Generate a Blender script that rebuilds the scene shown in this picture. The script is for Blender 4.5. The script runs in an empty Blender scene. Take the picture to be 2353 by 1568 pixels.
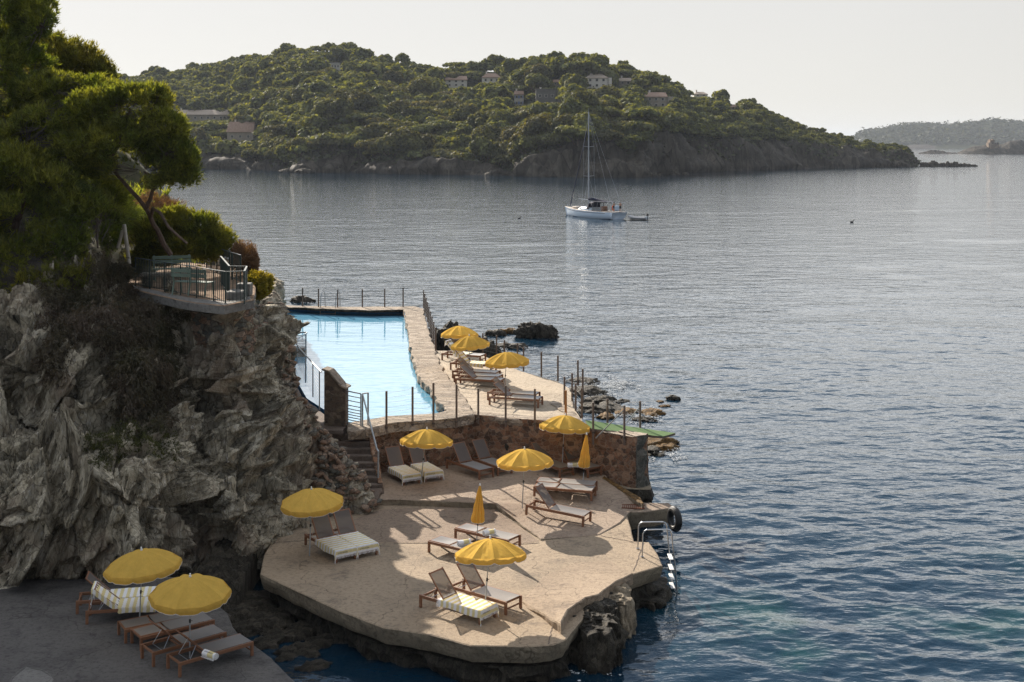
import bpy, bmesh, math, random
import numpy as np
from mathutils import Vector, Matrix, Euler, geometry
random.seed(7); RNG = np.random.default_rng(7)
R = math.radians
scene = bpy.context.scene
COL = scene.collection
# ------------------------------------------------------------------ camera
F = 2876.0; CX = 1176.5; HZ = 330.0; CAMZ = 13.0      # photo pixels at 2353 wide
cam_d = bpy.data.cameras.new('camera'); cam = bpy.data.objects.new('camera', cam_d); COL.objects.link(cam)
cam.location = (0, 0, CAMZ); cam.rotation_euler = (R(90), 0, 0)
cam_d.sensor_width = 36; cam_d.lens = 36*F/2353; cam_d.shift_y = -(784-HZ)/2353
cam_d.clip_start = .5; cam_d.clip_end = 40000
scene.camera = cam
# ------------------------------------------------------------------ sun, sky, exposure
SUN_AZ, SUN_EL = -27.5, 26.0
sd = bpy.data.lights.new('sun', 'SUN'); sun = bpy.data.objects.new('sun', sd); COL.objects.link(sun)
sd.energy = 5.0; sd.angle = R(.55); sd.color = (1, .90, .77)
sdir = Vector((math.sin(R(SUN_AZ))*math.cos(R(SUN_EL)), math.cos(R(SUN_AZ))*math.cos(R(SUN_EL)), math.sin(R(SUN_EL))))
sun.rotation_euler = sdir.to_track_quat('Z', 'Y').to_euler(); sun.location = (-60, 120, 80)
w = bpy.data.worlds.new('World'); scene.world = w; w.use_nodes = True
wn = w.node_tree.nodes; wl = w.node_tree.links
sky = wn.new('ShaderNodeTexSky'); sky.sky_type = 'NISHITA'; sky.sun_disc = False
sky.sun_elevation = R(SUN_EL); sky.sun_rotation = R(SUN_AZ); sky.altitude = 10
sky.air_density = .6; sky.dust_density = .3; sky.ozone_density = 1.0
hs_ = wn.new('ShaderNodeHueSaturation'); hs_.inputs['Saturation'].default_value = .35; wl.new(sky.outputs[0], hs_.inputs['Color'])
mxs = wn.new('ShaderNodeMixRGB'); mxs.inputs[0].default_value = .86      # veil that evens out the low sky, with an added bright band higher up
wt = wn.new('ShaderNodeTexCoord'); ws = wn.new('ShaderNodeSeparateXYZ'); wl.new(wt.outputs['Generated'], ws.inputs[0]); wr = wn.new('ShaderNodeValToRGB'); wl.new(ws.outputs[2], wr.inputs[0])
for e_, (p_, c_) in zip([wr.color_ramp.elements[0], wr.color_ramp.elements[1], wr.color_ramp.elements.new(.118), wr.color_ramp.elements.new(.20), wr.color_ramp.elements.new(.275), wr.color_ramp.elements.new(.38), wr.color_ramp.elements.new(.6)], [(0, (.515, .485, .43)), (1, (.12, .17, .25)), (.118, (.51, .495, .465)), (.2, (1.7, 1.68, 1.64)), (.275, (.62, .68, .76)), (.38, (.30, .40, .53)), (.6, (.19, .275, .42))]): e_.position = p_; e_.color = (*c_, 1)  # bright band above the view is put in to brighten the sea's reflection
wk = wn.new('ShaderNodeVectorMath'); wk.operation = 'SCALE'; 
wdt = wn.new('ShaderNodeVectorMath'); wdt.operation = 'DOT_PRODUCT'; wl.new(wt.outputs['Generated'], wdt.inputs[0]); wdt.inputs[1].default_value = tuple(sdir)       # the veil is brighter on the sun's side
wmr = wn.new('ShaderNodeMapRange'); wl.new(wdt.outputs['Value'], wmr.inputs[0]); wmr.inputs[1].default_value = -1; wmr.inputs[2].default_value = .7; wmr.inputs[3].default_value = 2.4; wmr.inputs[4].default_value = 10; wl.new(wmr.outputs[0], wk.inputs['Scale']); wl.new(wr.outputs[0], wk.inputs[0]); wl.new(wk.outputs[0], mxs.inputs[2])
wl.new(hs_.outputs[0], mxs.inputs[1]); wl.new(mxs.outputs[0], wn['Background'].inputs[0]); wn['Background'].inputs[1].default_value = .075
scene.view_settings.view_transform = 'Standard'; scene.view_settings.look = 'None'
scene.view_settings.exposure = 1.0; scene.view_settings.gamma = 1.0
scene.cycles.use_denoising = True; scene.cycles.denoising_prefilter = 'NONE'; scene.cycles.denoising_input_passes = 'RGB_ALBEDO_NORMAL'; scene.cycles.use_adaptive_sampling = False; scene.cycles.sample_clamp_indirect = 4.0
scene.cycles.max_bounces = 8; scene.cycles.transparent_max_bounces = 12

# ------------------------------------------------------------------ pixel <-> world
def G(x, y, z):                                       # ground point seen at photo pixel, at height z
    Y = F*(CAMZ-z)/(y-HZ); return Vector(((x-CX)*Y/F, Y, z))
def Q(x, y, Y):                                       # point seen at photo pixel, at depth Y
    return Vector(((x-CX)*Y/F, Y, CAMZ-(y-HZ)*Y/F))
def proj(P):
    P = np.asarray(P, float); return np.stack([CX+P[..., 0]*F/P[..., 1], HZ+(CAMZ-P[..., 2])*F/P[..., 1]], -1)
# ------------------------------------------------------------------ noise
def _h(ix, iy, iz, s):
    n = (ix.astype(np.int64)*374761393 + iy.astype(np.int64)*668265263 + iz.astype(np.int64)*2147483647 + s*1274126177) & 0xffffffff
    n = ((n ^ (n >> 13))*1274126177) & 0xffffffff
    n = ((n ^ (n >> 16))*2246822519) & 0xffffffff
    return ((n ^ (n >> 15)) & 0xffffff)/float(0xffffff)*2-1
def noise(P, s=0):
    P = np.asarray(P, float); i = np.floor(P).astype(np.int64); f = P-i; u = f*f*f*(f*(f*6-15)+10)
    x, y, z = i[..., 0], i[..., 1], i[..., 2]; a = u[..., 0]; b = u[..., 1]; c = u[..., 2]
    def L(p, q, t): return p+(q-p)*t
    return L(L(L(_h(x, y, z, s), _h(x+1, y, z, s), a), L(_h(x, y+1, z, s), _h(x+1, y+1, z, s), a), b),
             L(L(_h(x, y, z+1, s), _h(x+1, y, z+1, s), a), L(_h(x, y+1, z+1, s), _h(x+1, y+1, z+1, s), a), b), c)
def fbm(P, o=4, s=0, g=.5):
    P = np.asarray(P, float); r = 0; a = 1
    for k in range(o): r = r+a*noise(P*2**k+k*17.3, s+k); a *= g
    return r
def ridge(P, o=4, s=0, g=.5):
    P = np.asarray(P, float); r = 0; a = 1
    for k in range(o): r = r+a*(1-2*np.abs(noise(P*2**k+k*11.1, s+k))); a *= g
    return r
# ------------------------------------------------------------------ mesh helpers
def mesh(name, V, Fc, mat=None, smooth=False):
    me = bpy.data.meshes.new(name); V = np.asarray(V, np.float32)
    if isinstance(Fc, np.ndarray):
        me.vertices.add(len(V)); me.vertices.foreach_set('co', V.ravel())
        n, k = Fc.shape; me.loops.add(n*k); me.loops.foreach_set('vertex_index', Fc.astype(np.int32).ravel())
        me.polygons.add(n); me.polygons.foreach_set('loop_start', np.arange(0, n*k, k, dtype=np.int32))
        me.polygons.foreach_set('loop_total', np.full(n, k, np.int32)); me.update(calc_edges=True); me.validate()
    else:
        me.from_pydata([tuple(v) for v in V], [], Fc); me.update()
    if mat:
        for m in (mat if isinstance(mat, (list, tuple)) else [mat]): me.materials.append(m)
    if smooth: me.polygons.foreach_set('use_smooth', np.ones(len(me.polygons), bool))
    return me
def link(name, me, parent=None, loc=None, rot=None):
    o = bpy.data.objects.new(name, me); COL.objects.link(o)
    if parent: o.parent = parent
    if loc is not None: o.location = loc
    if rot is not None: o.rotation_euler = rot
    return o
def tag(o, label=None, cat=None, group=None, kind=None):
    if label: o['label'] = label
    if cat: o['category'] = cat
    if group: o['group'] = group
    if kind: o['kind'] = kind
    return o
def thing(name, label, cat, loc=(0, 0, 0), rz=0, group=None):
    o = link(name, None, None, loc, (0, 0, rz)); o.empty_display_size = .2
    return tag(o, label, cat, group)
def dup(root, loc=None, rot=None, scale=None, label=None, group=None):
    def rec(o, par):
        c = o.copy(); COL.objects.link(c); c.parent = par
        for ch in o.children: rec(ch, c)
        return c
    c = rec(root, None)
    if loc is not None: c.location = loc
    if rot is not None: c.rotation_euler = rot
    if scale is not None: c.scale = scale
    if label: c['label'] = label
    if group: c['group'] = group
    return c
class MB:
    def __init__(s): s.V = []; s.F = []
    def add(s, V, Fc):
        b = len(s.V); s.V += [tuple(v) for v in V]; s.F += [tuple(i+b for i in f) for f in Fc]; return s
    def box(s, c, d, rz=0, M=None, ch=0.0):
        x, y, z = d[0]/2, d[1]/2, d[2]/2
        m = M or (Matrix.Translation(c) @ Matrix.Rotation(rz, 4, 'Z'))
        if M: m = Matrix.Translation(c) @ M
        if ch > 0:
            bm = bmesh.new(); bmesh.ops.create_cube(bm, size=1)
            for v in bm.verts: v.co = Vector((v.co.x*d[0], v.co.y*d[1], v.co.z*d[2]))
            bmesh.ops.bevel(bm, geom=bm.edges[:], offset=ch, segments=1, affect='EDGES')
            bm.verts.index_update(); V = [m @ v.co for v in bm.verts]; Fc = [tuple(v.index for v in f.verts) for f in bm.faces]; bm.free()
            return s.add(V, Fc)
        P = [m @ Vector(p) for p in ((-x, -y, -z), (x, -y, -z), (x, y, -z), (-x, y, -z), (-x, -y, z), (x, -y, z), (x, y, z), (-x, y, z))]
        return s.add(P, [(3, 2, 1, 0), (4, 5, 6, 7), (0, 1, 5, 4), (1, 2, 6, 5), (2, 3, 7, 6), (3, 0, 4, 7)])
    def bar(s, a, b, wd, ht, ch=0.0):                  # box from a to b, wd sideways, ht upward
        a = Vector(a); b = Vector(b); d = b-a; q = d.to_track_quat('Y', 'Z').to_matrix().to_4x4()
        return s.box((a+b)/2, (wd, d.length, ht), M=q, ch=ch)
    def tube(s, P, r, n=8, cap=True):
        P = [Vector(p) for p in P]; rs = r if isinstance(r, (list, tuple)) else [r]*len(P)
        b = len(s.V); up = None
        for i, p in enumerate(P):
            t = (P[min(i+1, len(P)-1)]-P[max(i-1, 0)]).normalized()
            if up is None: up = t.orthogonal().normalized()
            up = (up-t*up.dot(t)).normalized(); sd_ = t.cross(up)
            for k in range(n):
                a = 2*math.pi*k/n; s.V.append(tuple(p+(up*math.cos(a)+sd_*math.sin(a))*rs[i]))
        for i in range(len(P)-1):
            for k in range(n):
                k2 = (k+1) % n; s.F.append((b+i*n+k, b+i*n+k2, b+(i+1)*n+k2, b+(i+1)*n+k))
        if cap:
            s.F.append(tuple(b+k for k in range(n))[::-1]); s.F.append(tuple(b+(len(P)-1)*n+k for k in range(n)))
        return s
    def prism(s, poly, z0, z1):
        n = len(poly); V = [(p[0], p[1], z0) for p in poly]+[(p[0], p[1], z1) for p in poly]
        return s.add(V, [tuple(range(n))[::-1], tuple(range(n, 2*n))]+[(i, (i+1) % n, n+(i+1) % n, n+i) for i in range(n)])
    def me(s, name, mat, smooth=False): return mesh(name, s.V, s.F, mat, smooth)
    def build(s, name, mat, parent=None, smooth=False, loc=None, rot=None): return link(name, s.me(name, mat, smooth), parent, loc, rot)
def gridfaces(nu, nv):
    i = np.arange(nu-1)[:, None]*nv+np.arange(nv-1)[None, :]; i = i.ravel()
    return np.stack([i, i+nv, i+nv+1, i+1], 1)
# ------------------------------------------------------------------ materials
def _mat(name):
    m = bpy.data.materials.new(name); m.use_nodes = True; nt = m.node_tree
    return m, nt.nodes, nt.links, nt.nodes['Principled BSDF']
def _n(ns, t, **kw):
    n = ns.new(t)
    for k, v in kw.items():
        if k in n.inputs.keys(): n.inputs[k].default_value = v
        else: setattr(n, k, v)
    return n
def rgb(c): return (c[0], c[1], c[2], 1)
def ramp(ns, stops):
    r = ns.new('ShaderNodeValToRGB'); e = r.color_ramp.elements
    while len(e) < len(stops): e.new(.5)
    for i, (p, c) in enumerate(stops): e[i].position = p; e[i].color = rgb(c)
    return r
def mapped(ns, ls, scale=(1, 1, 1), rot=(0, 0, 0), warp=0, wscale=1.0):
    tc = ns.new('ShaderNodeTexCoord'); out = tc.outputs['Object']
    if warp:
        nz = _n(ns, 'ShaderNodeTexNoise', Scale=wscale, Detail=3); ls.new(out, nz.inputs['Vector'])
        sb = _n(ns, 'ShaderNodeVectorMath', operation='SUBTRACT'); ls.new(nz.outputs['Color'], sb.inputs[0]); sb.inputs[1].default_value = (.5, .5, .5)
        sc = _n(ns, 'ShaderNodeVectorMath', operation='SCALE'); ls.new(sb.outputs[0], sc.inputs[0]); sc.inputs['Scale'].default_value = warp
        ad = _n(ns, 'ShaderNodeVectorMath', operation='ADD'); ls.new(out, ad.inputs[0]); ls.new(sc.outputs[0], ad.inputs[1]); out = ad.outputs[0]
    mp = ns.new('ShaderNodeMapping'); mp.inputs['Scale'].default_value = scale; mp.inputs['Rotation'].default_value = rot
    ls.new(out, mp.inputs['Vector']); return mp.outputs[0]
def plain(name, c, rough=.6, metal=0, spec=None, c2=None, scale=8, bump=0, stretch=(1, 1, 1)):
    m, ns, ls, b = _mat(name); b.inputs['Roughness'].default_value = rough; b.inputs['Metallic'].default_value = metal
    b.inputs['Base Color'].default_value = rgb(c); b.inputs['Specular IOR Level'].default_value = spec if spec is not None else (.05 if rough > .88 else .2 if rough > .65 else .5)
    c2 = c2 or tuple(x*.75 for x in c)
    v = mapped(ns, ls, stretch); nz = _n(ns, 'ShaderNodeTexNoise', Scale=scale, Detail=6, Roughness=.65); ls.new(v, nz.inputs['Vector'])
    r = ramp(ns, [(.35, c2), (.65, c)]); ls.new(nz.outputs[0], r.inputs[0]); ls.new(r.outputs[0], b.inputs['Base Color'])
    if bump:
        bp = _n(ns, 'ShaderNodeBump', Strength=bump, Distance=.02); ls.new(nz.outputs[0], bp.inputs['Height']); ls.new(bp.outputs[0], b.inputs['Normal'])
    return m
def concrete(name, c1, c2, stain, rough=.85, wet=None, grain=60, stripe=False):
    m, ns, ls, b = _mat(name); b.inputs['Specular IOR Level'].default_value = .3
    v = mapped(ns, ls); v2 = mapped(ns, ls, (1, 1, 1), warp=.6, wscale=.8)
    big = _n(ns, 'ShaderNodeTexNoise', Scale=.55, Detail=8, Roughness=.62); ls.new(v2, big.inputs['Vector'])
    fine = _n(ns, 'ShaderNodeTexNoise', Scale=9.0, Detail=9, Roughness=.72); ls.new(v, fine.inputs['Vector'])
    gr = _n(ns, 'ShaderNodeTexNoise', Scale=grain, Detail=3, Roughness=.7); ls.new(v, gr.inputs['Vector'])
    r1 = ramp(ns, [(.3, c2), (.5, c1), (.72, tuple(min(1, x*1.12) for x in c1))]); ls.new(big.outputs[0], r1.inputs[0])
    r2 = ramp(ns, [(.30, (.42, .40, .38)), (.52, (1, 1, 1))]); ls.new(fine.outputs[0], r2.inputs[0])
    mx = _n(ns, 'ShaderNodeMixRGB', blend_type='MULTIPLY', Fac=.85); ls.new(r1.outputs[0], mx.inputs[1]); ls.new(r2.outputs[0], mx.inputs[2])
    st = _n(ns, 'ShaderNodeTexNoise', Scale=.9, Detail=10, Roughness=.75); ls.new(v2, st.inputs['Vector'])
    rs = ramp(ns, [(.54, (0, 0, 0)), (.66, (1, 1, 1))]); ls.new(st.outputs[0], rs.inputs[0])
    m2 = _n(ns, 'ShaderNodeMixRGB', blend_type='MIX'); sc = _n(ns, 'ShaderNodeMath', operation='MULTIPLY'); sc.inputs[1].default_value = .75
    ls.new(rs.outputs[0], sc.inputs[0]); ls.new(sc.outputs[0], m2.inputs[0]); ls.new(mx.outputs[0], m2.inputs[1]); m2.inputs[2].default_value = rgb(stain)
    # cracks
    vo = _n(ns, 'ShaderNodeTexVoronoi', feature='DISTANCE_TO_EDGE', Scale=.32); ls.new(mapped(ns, ls, warp=1.6, wscale=.9), vo.inputs['Vector'])
    rc = ramp(ns, [(0, (.30, .28, .26)), (.006, (1, 1, 1))]); ls.new(vo.outputs['Distance'], rc.inputs[0])
    m3 = _n(ns, 'ShaderNodeMixRGB', blend_type='MULTIPLY', Fac=.7); ls.new(m2.outputs[0], m3.inputs[1]); ls.new(rc.outputs[0], m3.inputs[2])
    # pits
    vp = _n(ns, 'ShaderNodeTexVoronoi', Scale=7.0); ls.new(mapped(ns, ls, warp=.3, wscale=6), vp.inputs['Vector'])
    rp = ramp(ns, [(.05, (.25, .23, .21)), (.11, (1, 1, 1))]); ls.new(vp.outputs['Distance'], rp.inputs[0])
    m4 = _n(ns, 'ShaderNodeMixRGB', blend_type='MULTIPLY', Fac=.55); ls.new(m3.outputs[0], m4.inputs[1]); ls.new(rp.outputs[0], m4.inputs[2])
    ls.new(m4.outputs[0], b.inputs['Base Color'])
    b.inputs['Roughness'].default_value = rough
    h = _n(ns, 'ShaderNodeMath', operation='ADD'); ls.new(fine.outputs[0], h.inputs[0]); ls.new(gr.outputs[0], h.inputs[1])
    bp = _n(ns, 'ShaderNodeBump', Strength=.9, Distance=.03); ls.new(h.outputs[0], bp.inputs['Height'])
    last = bp
    if stripe:
        sv = mapped(ns, ls, (3, 22, 1), (0, 0, R(18)), warp=.25, wscale=2); sn = _n(ns, 'ShaderNodeTexNoise', Scale=1.0, Detail=4); ls.new(sv, sn.inputs['Vector'])
        b2 = _n(ns, 'ShaderNodeBump', Strength=.8, Distance=.03); ls.new(sn.outputs[0], b2.inputs['Height']); ls.new(bp.outputs[0], b2.inputs['Normal']); last = b2
    ls.new(last.outputs[0], b.inputs['Normal']); return m
def masonry(name, cols, mortar, scale=(3.2, 3.2, 4.6), warp=.25, bump=1.0, rough=.9, edge=.06, dist=.05):
    m, ns, ls, b = _mat(name); v = mapped(ns, ls, scale, warp=warp, wscale=2.2)
    ve = _n(ns, 'ShaderNodeTexVoronoi', feature='DISTANCE_TO_EDGE', Scale=1.0); ls.new(v, ve.inputs['Vector'])
    vc = _n(ns, 'ShaderNodeTexVoronoi', feature='F1', Scale=1.0); ls.new(v, vc.inputs['Vector'])
    sp = ns.new('ShaderNodeSeparateColor'); ls.new(vc.outputs['Color'], sp.inputs[0])
    k = len(cols); rc = ramp(ns, [((i+.5)/k, c) for i, c in enumerate(cols)]); rc.color_ramp.interpolation = 'CONSTANT'; ls.new(sp.outputs[0], rc.inputs[0])
    fn = _n(ns, 'ShaderNodeTexNoise', Scale=14, Detail=8, Roughness=.7); ls.new(mapped(ns, ls), fn.inputs['Vector'])
    rf = ramp(ns, [(.3, (.5, .48, .46)), (.65, (1.1, 1.08, 1.05))]); ls.new(fn.outputs[0], rf.inputs[0])
    mu = _n(ns, 'ShaderNodeMixRGB', blend_type='MULTIPLY', Fac=.8); ls.new(rc.outputs[0], mu.inputs[1]); ls.new(rf.outputs[0], mu.inputs[2])
    re = ramp(ns, [(0, (0, 0, 0)), (edge, (1, 1, 1))]); ls.new(ve.outputs['Distance'], re.inputs[0])
    mx = _n(ns, 'ShaderNodeMixRGB'); ls.new(re.outputs[0], mx.inputs[0]); mx.inputs[1].default_value = rgb(mortar); ls.new(mu.outputs[0], mx.inputs[2])
    ls.new(mx.outputs[0], b.inputs['Base Color']); b.inputs['Roughness'].default_value = rough; b.inputs['Specular IOR Level'].default_value = .25
    hm = _n(ns, 'ShaderNodeMath', operation='MULTIPLY'); ls.new(re.outputs[0], hm.inputs[0]); ha = _n(ns, 'ShaderNodeMath', operation='ADD')
    ls.new(sp.outputs[1], hm.inputs[1]); ls.new(hm.outputs[0], ha.inputs[0]); ls.new(fn.outputs[0], ha.inputs[1])
    bp = _n(ns, 'ShaderNodeBump', Strength=bump, Distance=dist); ls.new(ha.outputs[0], bp.inputs['Height']); ls.new(bp.outputs[0], b.inputs['Normal'])
    return m
def rockmat(name, cols, scale=.6, strat=(1.2, 1.2, .25), rot=(0, 0, 0), bump=1.0, rough=.85, vein=(.45, .43, .4), vk=.5, warm=None, warp=1.2):
    m, ns, ls, b = _mat(name); v = mapped(ns, ls, strat, rot, warp=warp, wscale=.5)
    n1 = _n(ns, 'ShaderNodeTexNoise', Scale=scale*2, Detail=10, Roughness=.68); ls.new(v, n1.inputs['Vector'])
    k = len(cols); r1 = ramp(ns, [(.28+.44*i/(k-1), c) for i, c in enumerate(cols)]); ls.new(n1.outputs[0], r1.inputs[0])
    n2 = _n(ns, 'ShaderNodeTexNoise', Scale=scale*8, Detail=8, Roughness=.7); ls.new(v, n2.inputs['Vector'])
    r2 = ramp(ns, [(.36, (.32, .31, .30)), (.52, (1, 1, 1))]); ls.new(n2.outputs[0], r2.inputs[0])
    mu = _n(ns, 'ShaderNodeMixRGB', blend_type='MULTIPLY', Fac=.5); ls.new(r1.outputs[0], mu.inputs[1]); ls.new(r2.outputs[0], mu.inputs[2])
    n3 = _n(ns, 'ShaderNodeTexNoise', Scale=scale*7, Detail=6, Roughness=.75); ls.new(v, n3.inputs['Vector'])
    r3 = ramp(ns, [(.56, (0, 0, 0)), (.68, (vk, vk, vk))]); ls.new(n3.outputs[0], r3.inputs[0])
    mx = _n(ns, 'ShaderNodeMixRGB'); ls.new(r3.outputs[0], mx.inputs[0]); ls.new(mu.outputs[0], mx.inputs[1]); mx.inputs[2].default_value = rgb(vein)
    vv = mapped(ns, ls, tuple(q_*1.7 for q_ in strat), rot, warp=.35, wscale=1.5); ve = _n(ns, 'ShaderNodeTexVoronoi', feature='DISTANCE_TO_EDGE', Scale=scale*1.6); ls.new(vv, ve.inputs['Vector'])
    vf = _n(ns, 'ShaderNodeTexVoronoi', feature='F1', Scale=scale*1.6); ls.new(vv, vf.inputs['Vector']); vsp = ns.new('ShaderNodeSeparateColor'); ls.new(vf.outputs['Color'], vsp.inputs[0])
    rv = ramp(ns, [(0, (.25, .24, .23)), (.05, (1, 1, 1))]); ls.new(ve.outputs['Distance'], rv.inputs[0]); rb_ = ramp(ns, [(0, (.55, .55, .54)), (1, (1.35, 1.33, 1.28))]); ls.new(vsp.outputs[0], rb_.inputs[0])
    mc = _n(ns, 'ShaderNodeMixRGB', blend_type='MULTIPLY', Fac=.8); ls.new(mx.outputs[0], mc.inputs[1]); ls.new(rv.outputs[0], mc.inputs[2]); md = _n(ns, 'ShaderNodeMixRGB', blend_type='MULTIPLY', Fac=.8); ls.new(mc.outputs[0], md.inputs[1]); ls.new(rb_.outputs[0], md.inputs[2])
    out = md.outputs[0]
    if warm:
        n4 = _n(ns, 'ShaderNodeTexNoise', Scale=.35, Detail=6, Roughness=.7); ls.new(mapped(ns, ls), n4.inputs['Vector'])
        r4 = ramp(ns, [(.5, (0, 0, 0)), (.66, (.7, .7, .7))]); ls.new(n4.outputs[0], r4.inputs[0])
        m5 = _n(ns, 'ShaderNodeMixRGB'); ls.new(r4.outputs[0], m5.inputs[0]); ls.new(out, m5.inputs[1]); m5.inputs[2].default_value = rgb(warm); out = m5.outputs[0]
    ls.new(out, b.inputs['Base Color']); b.inputs['Roughness'].default_value = rough; b.inputs['Specular IOR Level'].default_value = .12
    n5 = _n(ns, 'ShaderNodeTexNoise', Scale=scale*20, Detail=8, Roughness=.75); ls.new(v, n5.inputs['Vector'])
    ad0 = _n(ns, 'ShaderNodeMath', operation='ADD'); ls.new(n2.outputs[0], ad0.inputs[0]); ls.new(n5.outputs[0], ad0.inputs[1]); ad = _n(ns, 'ShaderNodeMath', operation='MULTIPLY_ADD'); ls.new(vsp.outputs[0], ad.inputs[0]); ad.inputs[1].default_value = 1.2; ls.new(ad0.outputs[0], ad.inputs[2])
    bp = _n(ns, 'ShaderNodeBump', Strength=bump, Distance=.08); ls.new(ad.outputs[0], bp.inputs['Height']); ls.new(bp.outputs[0], b.inputs['Normal'])
    return m
def leafmat(name, c1, c2, trans=.35, rnd=.35, nscale=.3, rough=.6):
    m, ns, ls, b = _mat(name); ns.remove(b); out = ns['Material Output']
    oi = ns.new('ShaderNodeObjectInfo'); nz = _n(ns, 'ShaderNodeTexNoise', Scale=nscale, Detail=4)
    ge = ns.new('ShaderNodeNewGeometry'); ls.new(ge.outputs['Position'], nz.inputs['Vector'])
    r = ramp(ns, [(.35, c1), (.65, c2)]); ls.new(nz.outputs[0], r.inputs[0])
    hs = ns.new('ShaderNodeHueSaturation'); ls.new(r.outputs[0], hs.inputs['Color'])
    mr = _n(ns, 'ShaderNodeMapRange'); mr.inputs['To Min'].default_value = 1-rnd; mr.inputs['To Max'].default_value = 1+rnd
    ls.new(oi.outputs['Random'], mr.inputs[0]); mi_ = _n(ns, 'ShaderNodeMapRange'); mi_.inputs['To Min'].default_value = .45; mi_.inputs['To Max'].default_value = 1.55; ls.new(ge.outputs['Random Per Island'], mi_.inputs[0]); mm_ = _n(ns, 'ShaderNodeMath', operation='MULTIPLY'); ls.new(mi_.outputs[0], mm_.inputs[0]); ls.new(mr.outputs[0], mm_.inputs[1]); ls.new(mm_.outputs[0], hs.inputs['Value'])
    mh = _n(ns, 'ShaderNodeMapRange'); mh.inputs['To Min'].default_value = .48; mh.inputs['To Max'].default_value = .52
    ls.new(oi.outputs['Random'], mh.inputs[0]); ls.new(mh.outputs[0], hs.inputs['Hue'])
    d = ns.new('ShaderNodeBsdfDiffuse'); t = ns.new('ShaderNodeBsdfTranslucent'); gl = _n(ns, 'ShaderNodeBsdfGlossy', Roughness=rough)
    ls.new(hs.outputs[0], d.inputs[0])
    hb = _n(ns, 'ShaderNodeMixRGB', blend_type='MULTIPLY', Fac=1.0); ls.new(hs.outputs[0], hb.inputs[1]); hb.inputs[2].default_value = (2.0, 1.7, .7, 1); ls.new(hb.outputs[0], t.inputs[0])
    mx = _n(ns, 'ShaderNodeMixShader', Fac=trans); ls.new(d.outputs[0], mx.inputs[1]); ls.new(t.outputs[0], mx.inputs[2])
    m2 = _n(ns, 'ShaderNodeMixShader', Fac=.04); ls.new(mx.outputs[0], m2.inputs[1]); ls.new(gl.outputs[0], m2.inputs[2])
    ls.new(m2.outputs[0], out.inputs['Surface']); return m
def cloth(name, c, trans=.3, see=0.0, sheen=0, gloss=0.0, bump=.1):
    m, ns, ls, b = _mat(name); ns.remove(b); out = ns['Material Output']
    nz = _n(ns, 'ShaderNodeTexNoise', Scale=5, Detail=6, Roughness=.7); ls.new(mapped(ns, ls), nz.inputs['Vector'])
    r = ramp(ns, [(.3, tuple(x*.85 for x in c)), (.7, c)]); ls.new(nz.outputs[0], r.inputs[0])
    oi = ns.new('ShaderNodeObjectInfo'); hv = ns.new('ShaderNodeHueSaturation'); mv = _n(ns, 'ShaderNodeMapRange'); mv.inputs['To Min'].default_value = .86; mv.inputs['To Max'].default_value = 1.08; ls.new(oi.outputs['Random'], mv.inputs[0]); ls.new(mv.outputs[0], hv.inputs['Value']); ls.new(r.outputs[0], hv.inputs['Color'])
    d = ns.new('ShaderNodeBsdfDiffuse'); t = ns.new('ShaderNodeBsdfTranslucent'); ls.new(hv.outputs[0], d.inputs[0]); ls.new(hv.outputs[0], t.inputs[0])
    bp = _n(ns, 'ShaderNodeBump', Strength=bump, Distance=.02); ls.new(nz.outputs[0], bp.inputs['Height']); ls.new(bp.outputs[0], d.inputs['Normal'])
    mx = _n(ns, 'ShaderNodeMixShader', Fac=trans); ls.new(d.outputs[0], mx.inputs[1]); ls.new(t.outputs[0], mx.inputs[2]); o = mx
    if gloss:
        g = _n(ns, 'ShaderNodeBsdfGlossy', Roughness=.45); m3 = _n(ns, 'ShaderNodeMixShader'); fr = _n(ns, 'ShaderNodeFresnel', IOR=1.45)
        mm = _n(ns, 'ShaderNodeMath', operation='MULTIPLY'); mm.inputs[1].default_value = gloss; ls.new(fr.outputs[0], mm.inputs[0]); ls.new(mm.outputs[0], m3.inputs[0])
        ls.new(o.outputs[0], m3.inputs[1]); ls.new(g.outputs[0], m3.inputs[2]); o = m3
    if see:
        tr = ns.new('ShaderNodeBsdfTransparent'); m2 = _n(ns, 'ShaderNodeMixShader', Fac=see); ls.new(o.outputs[0], m2.inputs[1]); ls.new(tr.outputs[0], m2.inputs[2]); o = m2
    ls.new(o.outputs[0], out.inputs['Surface']); return m
def stripes(name, c1, c2, per=.17):
    m, ns, ls, b = _mat(name); ns.remove(b); out = ns['Material Output']
    at = _n(ns, 'ShaderNodeAttribute', attribute_name='along'); ml = _n(ns, 'ShaderNodeMath', operation='DIVIDE'); ml.inputs[1].default_value = per; ls.new(at.outputs['Fac'], ml.inputs[0])
    fr = _n(ns, 'ShaderNodeMath', operation='FRACT'); ls.new(ml.outputs[0], fr.inputs[0]); gt = _n(ns, 'ShaderNodeMath', operation='GREATER_THAN'); gt.inputs[1].default_value = .5; ls.new(fr.outputs[0], gt.inputs[0])
    mx = ns.new('ShaderNodeMixRGB'); ls.new(gt.outputs[0], mx.inputs[0]); mx.inputs[1].default_value = rgb(c1); mx.inputs[2].default_value = rgb(c2)
    d = ns.new('ShaderNodeBsdfDiffuse'); t = ns.new('ShaderNodeBsdfTranslucent'); ls.new(mx.outputs[0], d.inputs[0]); ls.new(mx.outputs[0], t.inputs[0])
    ms = _n(ns, 'ShaderNodeMixShader', Fac=.15); ls.new(d.outputs[0], ms.inputs[1]); ls.new(t.outputs[0], ms.inputs[2]); ls.new(ms.outputs[0], out.inputs['Surface']); return m
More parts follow.
